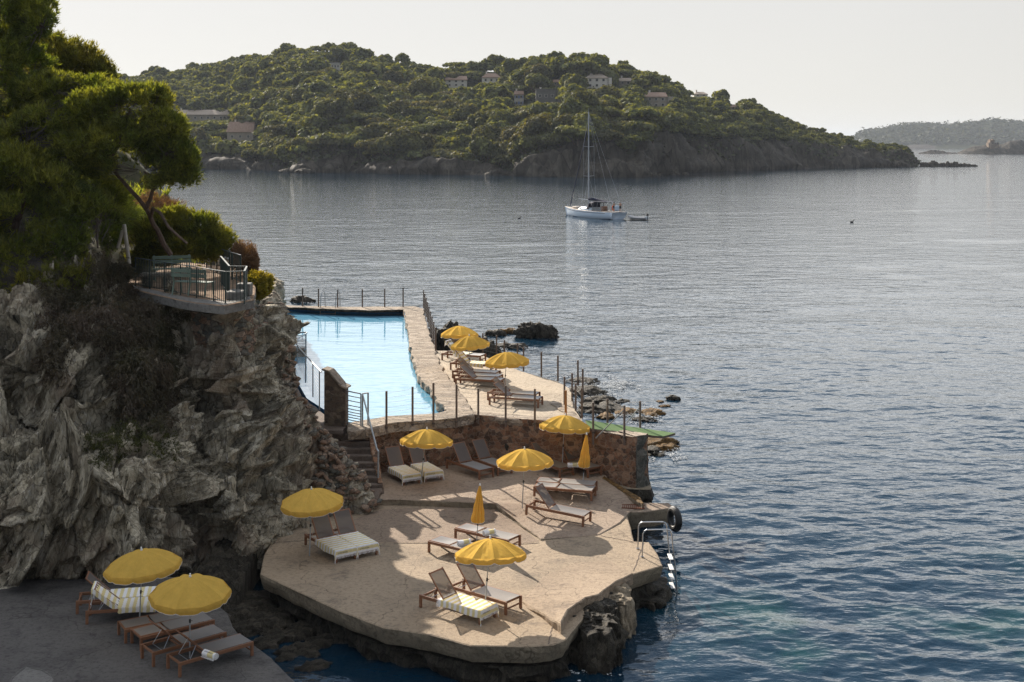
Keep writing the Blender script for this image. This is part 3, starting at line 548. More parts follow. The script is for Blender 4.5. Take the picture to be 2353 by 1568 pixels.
rock('sea_rock', 'smaller dark rock with yellow weed left of the big jagged one', G(1140, 770, 0), (.62, .4, .28), 2, MT['darkrock'], .5)
rock('sea_rock', 'low golden weed-covered rock behind the smaller dark rock', G(1168, 765, 0)+Vector((0, 0, .05)), (.6, .35, .2), 3, MT['goldrock'], .5)
rock('sea_rock', 'dark rock mass behind the farthest loungers, left of the wooden posts', G(1020, 812, 1.0), (1.0, .8, 1.5), 4, MT['darkrock'], .5)
rock('sea_rock', 'dark rock in the surf just beyond the terrace edge posts', G(1100, 832, .8), (1.1, .8, 1.1), 5, MT['darkrock'], .5)
rock('sea_rock', 'half-submerged reef rock between the terrace posts', G(1172, 798, 0), (.8, .55, .22), 6, MT['darkrock'], .6)
rock('sea_rock', 'small square dark rock alone in the sea right of the surf', G(1545, 918, 0), (.32, .25, .18), 7, MT['darkrock'], .3)
rock('sea_rock', 'small dark rock out beyond the far end of the pool', G(694, 694, 0), (.75, .5, .35), 8, MT['darkrock'], .5)
for k, (x, y, s, mt_) in enumerate([(1345, 905, .6, 'darkrock'), (1375, 925, .55, 'darkrock'), (1405, 940, .5, 'darkrock'), (1360, 945, .5, 'darkrock'), (1440, 950, .35, 'goldrock'), (1500, 952, .38, 'goldrock'), (1480, 967, .3, 'darkrock'), (1425, 925, .3, 'darkrock'), (1390, 960, .35, 'goldrock'),
                               (1505, 1022, .55, 'goldrock'), (1525, 1032, .35, 'goldrock'), (1500, 1040, .4, 'darkrock'), (1345, 880, .5, 'darkrock'), (1528, 935, .18, 'goldrock'), (1516, 925, .16, 'goldrock')]):
    rock('reef_rock', 'low wet reef rock awash in the surf by the terrace corner', G(x, y, -.02), (s*1.5, s, s*.42), 20+k, MT[mt_], .6, group='reef rocks awash beside the terrace', sub=ICO4, rz=k)
for k, (x, y, s) in enumerate([(548, 1425, .55), (585, 1400, .5), (612, 1440, .45), (575, 1450, .4), (640, 1425, .4), (650, 1470, .35), (690, 1455, .35), (610, 1485, .3), (540, 1395, .5), (700, 1500, .3), (740, 1480, .3), (660, 1510, .28), (1150, 1545, .35), (1230, 1540, .3), (1050, 1530, .28), (720, 1540, .3)]):
    rock('inlet_rock', 'dark wet rock in the narrow inlet between the two concrete decks', G(x, y, -.06), (s*1.4, s, s*.5), 60+k, MT['darkrock'], .5, group='wet rocks in the inlet between the decks', sub=ICO4, rz=k*1.3)
# outcrop at the front right corner of the deck
def outcrop(name, label, pxs, seed, mat, ztop, zb=-.6, cat='rock', mid=0):
    n = 170; m = 110; P = np.zeros((n, m, 3)); c = np.mean([tuple(G(x, y, 0))[:2] for x, y in pxs], 0)
    ring = resample([Vector((*tuple(G(x, y, 0))[:2], 0)) for x, y in pxs], .05); idx = np.linspace(0, len(ring)-1, n).astype(int)
    for i in range(n):
        p = np.array(ring[idx[i]])[:2] if i < n-1 else np.array(ring[idx[0]])[:2]
        for j in range(m):
            t = j/(m-1)
            if t < .55: s = 1-.22*(t/.55); z = zb+(ztop-zb)*(t/.55)**.9
            else: s = .78*(1-(t-.55)/.45); z = ztop+.12*math.sin((t-.55)/.45*math.pi/2)
            P[i, j] = (c[0]+(p[0]-c[0])*s, c[1]+(p[1]-c[1])*s, z)
    nn = P-np.array([c[0], c[1], (ztop+zb)/2]); nn /= np.linalg.norm(nn, axis=-1, keepdims=True)+1e-6
    d = .26*ridge(rotv(P, R(8), R(-18))*np.array([1.7, 1.7, .35]), 4, seed, .6)+.10*ridge(P*np.array([5, 5, 1.4]), 3, seed+2)
    d[-1] = d[0]; P += nn*d[..., None]*np.array([1, 1, .35]); P[:, -1] = P[:, -1].mean(0)
    return tag(link(name, mesh(name, P.reshape(-1, 3), gridfaces(n, m), mat)), label, cat)
outcrop('jagged_outcrop', 'jagged brown rock pinnacle at the front right corner of the deck', [(1292, 1512), (1350, 1545), (1405, 1535), (1420, 1480), (1400, 1440), (1330, 1420), (1290, 1440)], 101, MT['darkrock'], .82)
outcrop('shore_boulder', 'rounded brown boulder in the water under the deck apron', [(1385, 1450), (1430, 1470), (1452, 1440), (1440, 1405), (1400, 1395), (1380, 1410)], 108, MT['side'], .75)
outcrop('landing_rock', 'wet mossy rock under the swimming ladder platform', [(1440, 1400), (1500, 1405), (1520, 1375), (1510, 1340), (1460, 1330), (1430, 1350)], 112, MT['darkrock'], .1)
# ================================================================== POOL TERRACE AND WALLS
ZT = 2.85
wall_px = [(843, 984), (890, 973), (945, 966), (1003, 964), (1049, 960), (1091, 952), (1153, 959), (1225, 964), (1290, 968), (1338, 968)]
ter_px = wall_px+[(1337, 962), (1316, 930), (1308, 892), (1282, 877), (1244, 866), (1200, 854), (1171, 844), (1107, 815), (1040, 806), (1002, 806), (960, 870)]
# terrace right of the pool
pool_r = [(927, 711), (934, 735), (942, 782), (955, 842), (970, 870), (1000, 911), (1025, 941)]
cop_r = [(970, 709), (984, 757), (1003, 817), (1019, 850), (1041, 880), (1069, 916), (1091, 949)]
near_l = [(1003, 950), (959, 951), (893, 956), (849, 963), (800, 972)]
terr = gp([(1091, 952), (1153, 959), (1225, 964), (1290, 968), (1337, 966), (1337, 962), (1318, 932), (1309, 892), (1282, 877), (1244, 866), (1200, 854), (1171, 844), (1107, 815), (1040, 806), (1000, 806)], ZT)+gp([(1003, 830), (1019, 856), (1041, 884), (1069, 918)], ZT)
rough_slab('pool_terrace', terr, .6, MT['terrace'], MT['coping'], inset=-.1, rough=.12, jit=.05, seed=12, kind='structure')
rough_slab('terrace_foundation', [p+Vector((0, .1, -.62)) for p in terr], 2.9, MT['darkrock'], MT['darkrock'], inset=-.6, rough=.5, seed=13, rows=8, kind='structure')
ZC = ZT+.09
cop = gp(pool_r+[(1025, 943)]+near_l+[(800, 990), (843, 985), (890, 974), (945, 967), (1003, 965), (1049, 961), (1091, 953)]+cop_r[::-1], ZC)
rough_slab('pool_coping', cop, .34, MT['coping'], MT['coping'], inset=0, rough=.06, jit=.09, seed=14, kind='structure')
far_cop = gp([(600, 704), (647, 705), (775, 711), (850, 713), (927, 712), (972, 709), (950, 704), (884, 705), (776, 705), (700, 703), (600, 699)], ZC)
rough_slab('far_pool_coping', far_cop, .15, MT['coping'], MT['darkrock'], inset=0, rough=.05, jit=.09, seed=15, kind='structure')
edge_px = [(1091, 954), (1150, 960), (1225, 965), (1290, 969), (1336, 966), (1330, 952), (1300, 930), (1275, 918), (1262, 925), (1300, 957), (1225, 957), (1150, 951), (1093, 948)]
rough_slab('terrace_kerb', gp(edge_px, ZT+.05), .25, MT['coping'], MT['coping'], inset=0, rough=.04, jit=.1, seed=16, kind='structure')
# pool basin
def basin():
    o = MB(); far = [G(x, y, ZC-.2) for x, y in ((600, 706), (647, 708), (775, 714), (850, 716), (927, 714))]
    r = [G(x, y, ZC-.2) for x, y in pool_r[1:]]; left = [Vector((-6.0, 45.4, 0)), Vector((-8.2, 50, 0)), Vector((-11, 60, 0)), Vector((-14, 71, 0)), Vector((-17, 77.5, 0))]
    loop = [Vector((p.x-.04, p.y+.04, 0)) for p in far]+[Vector((p.x, p.y, 0)) for p in r]+[Vector((p.x, p.y, 0)) for p in [G(x, y, ZC) for x, y in near_l[:-1]]]+left
    n = len(loop); V = [(p.x, p.y, ZC-.12) for p in loop]+[(p.x, p.y, .9) for p in loop]
    o.add(V, [(i, (i+1) % n, n+(i+1) % n, n+i) for i in range(n)]); 
    b = o.build('pool_basin', MT['poolwall']); tag(b, kind='structure')
    lp = [Vector((p.x, p.y, ZT-.30)) for p in loop]; tris = geometry.tessellate_polygon([lp])
    wm = watermat('pool_water', (.13, .32, .46), (.3, .7, .8), [(2.2, .012, (.35, 1.2, 1), 0, 2), (.5, .02, (.3, 1, 1), R(6), 2)], rough=.02)
    # a grid of water clipped to the basin loop
    xs = [p.x for p in lp]; ys = [p.y for p in lp]
    w_ = link('pool_water', mesh('pool_water', [tuple(p) for p in lp], [tuple(t) for t in tris], wm)); tag(w_, kind='structure')
    me = w_.data
    if me.polygons[0].normal.z < 0: me.flip_normals()
basin()
# retaining wall below the terrace
def wall_strip(name, pts, z0, thick, mat, mat_top, label, cat='stone wall', ztops=None, step=.12, rough=.05, seed=0, rows=14):
    P = resample(pts, step, False); n = len(P); A = np.array([tuple(p) for p in P]); T = np.gradient(A, axis=0); N = np.stack([T[:, 1], -T[:, 0], 0*T[:, 0]], 1); N /= np.linalg.norm(N, axis=1, keepdims=True)
    V = []; Fc = []
    prof = [(0, r/rows) for r in range(rows+1)]+[(1, r/rows) for r in range(rows, -1, -1)]
    for (sd_, t) in prof:
        B = A.copy(); B[:, 2] = z0+(A[:, 2]-z0)*t; s = 1 if sd_ == 0 else -1
        off = fbm(B*np.array([2.5, 2.5, 3.5])+sd_*9, 4, seed+80)*rough+(1-t)*.06
        B = B+N*(s*off+(0 if sd_ == 0 else -thick))[:, None]; V.append(B)
    m = len(prof); V = np.stack(V, 1).reshape(-1, 3); F_ = [(i*m+j, i*m+j+1, (i+1)*m+j+1, (i+1)*m+j) for i in range(n-1) for j in range(m-1)]
    F_ += [tuple(range(m))[::-1], tuple((n-1)*m+k for k in range(m))]
    me = mesh(name, V, F_, [mat, mat_top]); mi = np.zeros(len(F_), np.int32); k = 0
    for i in range(n-1):
        for j in range(m-1):
            if j == rows: mi[k] = 1
            k += 1
    me.polygons.foreach_set('material_index', mi); return tag(link(name, me), label, cat)
wall_strip('retaining_wall', [G(x, y, ZC-.03)+Vector((0, -.03, 0)) for x, y in wall_px], .9, .5, MT['wall'], MT['coping'], 'long reddish brown rubble stone wall holding up the pool terrace', seed=1)
wall_strip('end_wall', [Q(1335, 984, 45.6), Q(1351, 987, 45.2), Q(1405, 996, 44.4), Q(1461, 1005, 43.7)], .9, .7, MT['wall'], MT['coping'], 'lower stone wall running out to the water under the green gangway', seed=2)
wall_strip('buttress', [Q(1461, 1003, 43.72), Q(1478, 1000, 43.9), Q(1491, 997, 44.4)], -.5, 1.0, MT['endwall'], MT['coping'], 'grey weathered stone pier closing the sea end of the wall', seed=3, rough=.1)
rough_slab('buttress_foot', [Vector(p) for p in ((4.0, 43.5, 1.0), (4.85, 43.6, .95), (4.95, 44.8, .9), (3.0, 45.2, 1.0), (2.9, 44.2, 1.0))], 1.6, MT['side'], MT['darkrock'], inset=-.2, rough=.15, seed=17, kind='structure')
# ------------------------------------------------------------------ walkway left of the pool + stairs + pillar
rough_slab('pool_walkway', [Vector(p) for p in ((-5.9, 44.9, ZT+.02), (-6.75, 46.3, ZT+.02), (-8.35, 50, ZT+.02), (-10.9, 59, ZT+.02), (-13.2, 66, ZT+.02), (-15.5, 66, ZT+.02), (-12.5, 57, ZT+.02), (-9.7, 49.5, ZT+.02), (-8.2, 46.6, ZT+.02), (-7.0, 44.3, ZT+.02), (-6.0, 44.2, ZT+.02))], .6, MT['step'], MT['step'], seed=18, kind='structure', jit=.06)
def stairs():
    o = MB(); n = 9
    a0 = Vector((-6.9, 44.75)); a1 = Vector((-5.0, 44.75)); b0 = Vector((-5.35, 42.05)); b1 = Vector((-4.35, 42.25))
    for k in range(n):
        z = ZT-.02-(k+1)*(ZT-1.22)/(n+.3); t0 = k/n; t1 = (k+1.25)/n
        l0 = a0.lerp(b0, t0)+Vector((-.7, 0)); r0 = a1.lerp(b1, t0); l1 = a0.lerp(b0, t1)+Vector((-.7, 0)); r1 = a1.lerp(b1, t1)
        jj = random.uniform(-.03, .03)
        o.prism([(l1.x, l1.y+jj), (r1.x+.03, r1.y-jj), (r0.x+.03, r0.y+.3), (l0.x, l0.y+.3)], .7, z)
    s = o.build('stone_stairs', MT['step']); bev = s.modifiers.new('b', 'BEVEL'); bev.width = .03; bev.segments = 2; tag(s, 'worn dark stone stairs climbing between the cliff and the wall to the pool', 'stairs')
stairs()
rough_slab('stair_foot', gp([(838, 1128), (865, 1105), (880, 1120), (868, 1146), (852, 1146)], 1.32), .3, MT['step'], MT['step'], seed=19, kind='structure')
rough_slab('stair_cheek', [Vector(p) for p in ((-5.15, 44.62, ZT-.01), (-4.98, 44.62, ZT-.01), (-4.38, 42.5, 1.5), (-4.55, 42.5, 1.5))], .9, MT['wall'], MT['wall'], seed=20, inset=0, kind='structure')
def pillar():
    a = Vector((-6.75, 44.95)); b = Vector((-5.95, 44.75)); d = Vector((.05, .42))
    o = MB(); zt = [4.85, 4.78, 4.3, 4.2]; ts = [0, .28, .78, 1.0]; V = []
    for t, z in zip(ts, zt):
        p = a.lerp(b, t); V += [(p.x, p.y, 1.9), (p.x, p.y, z), (p.x+d.x, p.y+d.y, z), (p.x+d.x, p.y+d.y, 1.9)]
    Fc = [(0, 1, 2, 3)]
    for i in range(3):
        for j in range(4): Fc.append((i*4+j, (i+1)*4+j, (i+1)*4+(j+1) % 4, i*4+(j+1) % 4))
    Fc.append((15, 14, 13, 12)); o.add(V, Fc)
    t = thing('gate_pillar', 'brown stone block pillar with a sloping top beside the pool gate', 'stone pillar')
    p = o.build('block_wall', MT['pillar'], t); p.modifiers.new('b', 'BEVEL').width = .02
    c = MB()
    for (t0, z0, t1, z1) in ((-.06, 4.87, .28, 4.80), (.26, 4.80, .80, 4.32), (.78, 4.31, 1.07, 4.22)):
        p0 = a.lerp(b, t0)+d*.5; p1 = a.lerp(b, t1)+d*.5; c.bar((p0.x, p0.y, z0+.02), (p1.x, p1.y, z1+.02), .52, .07, .015)
    c.build('cap_stones', MT['coping'], t)
pillar()
def wpt(x, y, z): return Vector((x, y, z))
# ------------------------------------------------------------------ seaside foam
def foam():
    V = []; Fc = []
    spots = [(1335, 868, 1.6), (1350, 885, 1.6), (1375, 878, 1.5), (1400, 885, 1.3), (1365, 905, 1.2), (1425, 895, .9), (1420, 930, 1.1), (1450, 940, 1.1), (1400, 950, 1.0), (1435, 955, .9), (1465, 955, .8), (1495, 962, .7), (1470, 975, .6),
             (1510, 1035, .8), (1500, 1050, .9), (1530, 1050, .7), (1515, 1065, .6), (1200, 800, .9), (1160, 800, 1.0), (1130, 790, .8), (705, 697, .8), (1400, 1540, .35), (1350, 1555, .35), (1320, 1548, .3)]
    for (x, y, r) in spots:
        c = G(x, y, .05)
        for _ in range(int(900*r*r)):
            a = random.uniform(0, 6.28); q = r*math.sqrt(random.random()); px = c.x+math.cos(a)*q*1.3; py = c.y+math.sin(a)*q*.9
            if noise(np.array([px*1.6, py*2.6, 3.]), 77) < -.12 or noise(np.array([px*6, py*9, 1.]), 78) < -.25: continue
            s = random.uniform(.008, .032); z = .03+random.random()**4*.10*r; b = len(V); k = random.randint(4, 6); ph = random.uniform(0, 6)
            V += [(px+math.cos(ph+6.28*i/k)*s*random.uniform(.7, 2.2), py+math.sin(ph+6.28*i/k)*s*random.uniform(.5, 1.1), z+random.uniform(-.01, .02)) for i in range(k)]; Fc.append(tuple(range(b, b+k)))
    tag(link('sea_foam', mesh('sea_foam', V, Fc, MT['foam'])), 'white broken foam washing round the reef beside the terrace', 'foam', kind='stuff')
foam()
# ================================================================== LOUNGERS
LH = .33; LW = .66; LL = 2.02; PIV = -.22; BL = .76
def make_lounger(ang):
    root = thing('sun_lounger', 'x', 'sun lounger'); a = R(ang)
    f = MB()
    for s in (-1, 1):
        f.bar((s*(LW/2-.02), -LL/2+.05, LH-.04), (s*(LW/2-.02), LL/2-.05, LH-.04), .04, .08, .006)
    for y in (-LL/2+.06, LL/2-.08): f.bar((-LW/2+.04, y, LH-.045), (LW/2-.04, y, LH-.045), .035, .06, .005)
    f.bar((-LW/2+.04, LL/2-.05, LH-.2), (LW/2-.04, LL/2-.05, LH-.2), .025, .04, .004)
    f.bar((-LW/2+.04, PIV-.02, LH-.06), (LW/2-.04, PIV-.02, LH-.06), .035, .045, .004)
    f.build('frame', MT['teak'], root)
    lg = MB().box((0, 0, (LH-.0)/2-.001), (.06, .07, LH), ch=.006).me('leg', MT['teak'])
    for s in (-1, 1):
        for y in (-LL/2+.035, LL/2-.035): link('leg', lg, root, (s*(LW/2-.03), y, 0))
    # seat sling with a slight sag
    n = 12; V = []; Fc = []; y0, y1 = PIV+.02, LL/2-.035
    for i in range(n+1):
        t = i/n; y = y0+(y1-y0)*t
        for k in range(7):
            u = k/6*2-1; V.append((u*(LW/2-.045)*(1-.02*math.sin(t*math.pi)), y, LH+.006-.022*(1-u*u)*math.sin(max(.12, t)*math.pi)**.5*.8))
    for i in range(n):
        for k in range(6): Fc.append((i*7+k, i*7+k+1, (i+1)*7+k+1, (i+1)*7+k))
    link('seat', mesh('seat', V, Fc, MT['sling'], True), root)
    # backrest, hinged at PIV
    b = MB(); w2 = LW/2-.065
    for s in (-1, 1): b.bar((s*w2, 0, 0), (s*w2, -BL-.03, 0), .038, .03, .005)
    b.bar((-w2, -BL, 0), (w2, -BL, 0), .04, .03, .005); b.bar((-w2, -.04, -.005), (w2, -.04, -.005), .03, .02)
    br = b.build('backrest', MT['teak'], root, loc=(0, PIV, LH), rot=(-a, 0, 0))
    V = []; Fc = []
    for i in range(9):
        for k in range(5):
            u = k/4*2-1; t = i/8; V.append((u*(w2-.018), -.05-(BL-.07)*t, .012-.02*(1-u*u)*math.sin(t*math.pi)))
    for i in range(8):
        for k in range(4): Fc.append((i*5+k, (i+1)*5+k, (i+1)*5+k+1, i*5+k+1))
    link('back_sling', mesh('back_sling', V, Fc, MT['slingback'] if ang else MT['sling'], True), br)
    if ang:
        st = MB(); m = Vector((0, PIV-math.cos(a)*BL*.5, LH+math.sin(a)*BL*.5)); q = Vector((0, -LL/2+.30, LH-.05))
        for s in (-1, 1): st.tube([(s*.22, m.y, m.z), (s*.27, q.y, q.z)], .008, 6)
        st.tube([(-.27, q.y, q.z), (.27, q.y, q.z)], .008, 6); st.build('support_rod', MT['steel'], root)
    return root
PROTO = {}
def rest_z(pt, zn): return zn
def lounger(head, foot, z, ang, label, group=None, ly=1.0, z2=None):
    a = G(head[0], head[1], z); b = G(foot[0], foot[1], z if z2 is None else z2); c = (a+b)/2; d = b-a
    rz = math.atan2(d.y, d.x)-math.pi/2; tilt = math.atan2(d.z, math.hypot(d.x, d.y))
    if ang not in PROTO: PROTO[ang] = make_lounger(ang); o = PROTO[ang]
    else: o = dup(PROTO[ang])
    o.rotation_mode = 'XYZ'; o.location = (c.x, c.y, c.z); o.rotation_euler = (tilt, 0, rz); o.scale = (1, ly, 1)
    o['label'] = label; o['group'] = group or 'wooden sun loungers with grey slings'
    return o
# ------------------------------------------------------------------ towels
def towel_mesh(y0, y1, hang, seed, ang=0, endhang=.2, cut=None, w=LW/2+.012, ybk=None):
    """draped towel in lounger space; runs from y0 (head side) to y1 (foot side); hangs down both sides"""
    rng = np.random.default_rng(seed); nu, nv = 34, 70
    L = y1-y0; path = []                                  # centre line of the cloth along the lounger
    tot = L+endhang; V = np.zeros((nv, nu, 3)); al = np.zeros((nv, nu))
    for i in range(nv):
        s = tot*i/(nv-1); dropb = 0
        if ybk is not None and s < ybk:                    # climbs over the raised backrest
            t = ybk-s; yy = PIV-.02-math.cos(R(ang))*t; zz = LH+.03+math.sin(R(ang))*t; over = 0
            if t > BL+.03: e = t-BL-.03; yy = PIV-.05-math.cos(R(ang))*(BL+.03); zz = LH+.03+math.sin(R(ang))*(BL+.03)-e
        elif ybk is not None: s2 = s-ybk; yy = PIV+s2; zz = LH+.025
        else: yy = y0+s; zz = LH+.025
        if yy > LL/2+.01: e = yy-(LL/2+.01); yy = LL/2+.012+.04*e; zz = LH+.02-e
        for k in range(nu):
            u = k/(nu-1)*2-1; half = w+hang; q = u*half; x = max(-w, min(w, q)); e = abs(q)-w if abs(q) > w else 0
            climb = ybk is not None and s < ybk
            hg = e*(1+.12*math.sin(s*5+seed+(k > nu/2)*2))
            if climb: x = max(-w+.05, min(w-.05, q)); hg *= .9
            sx = (1 if q > 0 else -1)*(.008+.014*abs(math.sin(s*9+seed*1.7+(q > 0)*1.1)))*min(1, e/.1)+(x)
            dz = -hg
            wr = .007*max(0, math.sin(s*13+5*math.sin(u*3+seed)+seed))**3*(abs(u) < .8)+.002*math.sin(s*41+u*6)
            if yy > LL/2 and e > 0: sx = (1 if q > 0 else -1)*(w+.01+.18*e); dz = -hg*.8-.04; yy2 = yy+.02
            else: yy2 = yy
            V[i, k] = (sx, yy2+.006*math.sin(k*1.3), zz+dz+max(0, wr)); al[i, k] = s
    N = nv*nu; Fc = gridfaces(nv, nu)
    Vl = [V.reshape(-1, 3)]; al = list(al.ravel()); Fl = [tuple(f[::-1]) for f in Fc]; b = N
    # fringe of threads at both short ends
    for (row, dr) in ((nv-1, Vector((0, .01, -1))), (0, Vector((0, -.2, -1)) if ybk is not None else Vector((0, -1, -.1)))):
        base = V[row]
        for k in range(nu-1):
            for h in (.15, .65):
                p = base[k]+(base[k+1]-base[k])*h; q = base[k]+(base[k+1]-base[k])*(h+.28); ln = .05+.02*rng.random()
                if abs(p[0]) > w and row == nv-1: d = np.array([0, 0, -1.])
                else: d = np.array(tuple(dr.normalized()))
                Vl.append(np.array([p, q, q+d*ln+rng.normal(0, .004, 3), p+d*ln+rng.normal(0, .004, 3)])); Fl.append((b, b+1, b+2, b+3)); b += 4; al += [.0]*4
    me = mesh('towel', np.concatenate(Vl), Fl, MT['towel'], True)
    at = me.attributes.new('along', 'FLOAT', 'POINT'); at.data.foreach_set('value', np.array(al, np.float32))
    return me
def text_mesh(body, size):
    cu = bpy.data.curves.new('lettering', 'FONT'); cu.body = body; cu.size = size; cu.align_x = 'CENTER'; cu.align_y = 'CENTER'; cu.extrude = .0008; cu.resolution_u = 2
    o = bpy.data.objects.new('t', cu); COL.objects.link(o); dg = bpy.context.evaluated_depsgraph_get(); me = bpy.data.meshes.new_from_object(o.evaluated_get(dg)); bpy.data.objects.remove(o); me.materials.clear(); me.materials.append(MT['ink']); return me
LET = text_mesh('LE PROVENÇAL', .045)
def towel(lg, label, seed, y0=PIV+.0, y1=LL/2, hang=.17, ang=0, endhang=.19, ybk=None, group='yellow and white striped towels draped over loungers', wd=0):
    t = link('striped_towel', towel_mesh(y0, y1, hang, seed, ang, endhang, ybk=ybk)); tag(t, label, 'towel', group)
    t.location = lg.location; t.rotation_euler = lg.rotation_euler; t.scale = lg.scale
    if ybk is None:
        link('lettering', LET, t, (.12, LL/2+.03, LH-.06), (R(90), 0, R(180)))
    return t
def rolled_towel(px, z, label, rz, let=True):
    t = thing('rolled_towel', label, 'towel', tuple(G(px[0], px[1], z)), rz, 'rolled towels left on the loungers')
    n = 40; m = 18; V = []; al = []
    for j in range(m):
        x = -.2+.4*j/(m-1)
        for i in range(n):
            a = 2*math.pi*i/n; r = .072+.005*math.sin(a*3+x*9); V.append((x, math.cos(a)*r, .074+math.sin(a)*r)); al.append(.0+.17*((x+.2)*2.9))
    Fc = [(j*n+i, j*n+(i+1) % n, (j+1)*n+(i+1) % n, (j+1)*n+i) for j in range(m-1) for i in range(n)]
    me = mesh('roll', V, Fc, MT['towel'], True); at = me.attributes.new('along', 'FLOAT', 'POINT'); at.data.foreach_set('value', np.array(al, np.float32)); link('roll', me, t)
    for s in (-1, 1):                                      # spiral end
        e = MB(); P = []
        for i in range(60):
            a = i*.42; r = .068*(1-i/62); P.append((s*.195, math.cos(a)*r, .074+math.sin(a)*r))
        e.tube(P, .0075, 5); e.build('spiral_end', MT['towelw'], t)
    fr = MB()
    for k in range(26): fr.bar((-.2+.4*k/25, -.06, .03), (-.2+.4*k/25+.004, -.10, .004), .006, .004)
    fr.build('fringe', MT['towelw'], t)
    if let:
        o = link('lettering', LET, t, (0, -.045, .074+.062), (R(38), 0, 0)); o.scale = (.85, .85, 1)
    return t
# ------------------------------------------------------------------ umbrellas
def canopy_parts(root_par, Rr=.92, H=.36, n=10, seed=0):
    V = []; Fc = []; nr = 8; na = 6; rng = random.Random(seed)
    def rim(t): k = int(t) % n; f = t-int(t); a0 = 2*math.pi*k/n; a1 = 2*math.pi*(k+1)/n; return (math.cos(a0)*(1-f)+math.cos(a1)*f, math.sin(a0)*(1-f)+math.sin(a1)*f, f)
    m = n*na
    def prof(r): return H*(1-r**1.75)
    V.append((0, 0, H))
    for i in range(1, nr+1):
        r = i/nr
        for k in range(m):
            x, y, f = rim(k/na); sag = -.07*math.sin(f*math.pi)*math.sin(min(1, r*1.1)*math.pi*.8); V.append((x*Rr*r, y*Rr*r, prof(r)+sag*r+.012*math.sin(k*2.3+i*1.1+seed*5)*r*math.sin(f*math.pi)))
    for k in range(m): Fc.append((0, 1+k, 1+(k+1) % m))
    for i in range(nr-1):
        for k in range(m): a = 1+i*m+k; b = 1+i*m+(k+1) % m; Fc.append((a, a+m, b+m, b))
    link('canopy', mesh('canopy', V, Fc, MT['canopy'], False), root_par)
    V = []; Fc = []; edge = []
    for k in range(m+1):
        x, y, f = rim((k % m)/na if k < m else 0.0)
        f = (k % na)/na; d = .115+.05*math.sin(f*math.pi)**.45 if 0 < f < 1 else .105
        wv = 1+.012*math.sin(k*1.9+seed)
        V += [(x*Rr*1.001, y*Rr*1.001, 0.0), (x*(Rr+.012)*wv, y*(Rr+.012)*wv, -d*.5), (x*(Rr+.006)*wv, y*(Rr+.006)*wv, -d)]; edge.append(V[-1])
        if k: b = (k-1)*3; Fc += [(b, b+1, b+4, b+3), (b+1, b+2, b+5, b+4)]
    link('valance', mesh('valance', V, Fc, MT['canopy'], False), root_par)
    MB().tube(edge, .006, 5, False).build('trim', MT['trim'], root_par)
    fi = MB().tube([(0, 0, H-.01), (0, 0, H+.03), (0, 0, H+.045), (0, 0, H+.075), (0, 0, H+.09)], [.028, .03, .018, .02, .004], 10); fi.build('finial', MT['white'], root_par)
    rb = MB()
    for k in range(n):
        a = 2*math.pi*k/n; c, s = math.cos(a), math.sin(a)
        rb.tube([(c*Rr*r, s*Rr*r, prof(r)-.012) for r in (.03, .25, .5, .75, .97)], .005, 4)
        rb.tube([(0, 0, -.12), (c*Rr*.5, s*Rr*.5, prof(.5)-.015)], .004, 4)
    rb.build('ribs', MT['steel'], root_par)
def umbrella(base, z, top, label, seed=0, dia=None, tilt=None, proto=[None]):
    b = G(base[0], base[1], z); ht = (base[1]-top[1])*b.y/F
    dx = (top[0]-base[0])*b.y/F
    t = thing('parasol', label, 'parasol', tuple(b), 0, 'open yellow parasols')
    if ht < 1.7: ht = 1.95
    Hc = .36; T = Vector((dx, 0, ht)); jn = Vector((dx*.72, 0, ht-Hc-.22))
    p = MB().tube([(0, 0, 0), tuple(jn*.62)], .017, 8); p.tube([tuple(jn*.6), tuple(jn), tuple(T-Vector((0, 0, .12)))], .0125, 8)
    p.build('pole', MT['steelp'], t)
    c = MB().tube([tuple(jn*.59), tuple(jn*.65)], .024, 8).tube([tuple(jn*.62), tuple(jn*.62+Vector((.06, 0, 0)))], .007, 6); c.build('clamp', MT['black'], t)
    piv = link('canopy_head', None, t, tuple(T-Vector((0, 0, Hc+.08)))); tl = tilt or (random.uniform(-5, 3), random.uniform(-5, 5)); piv.rotation_euler = (R(tl[0]), R(tl[1]), random.uniform(0, .6)); piv.empty_display_size = .1
    canopy_parts(piv, (dia or 1.84)/2, Hc, 10, seed); return t
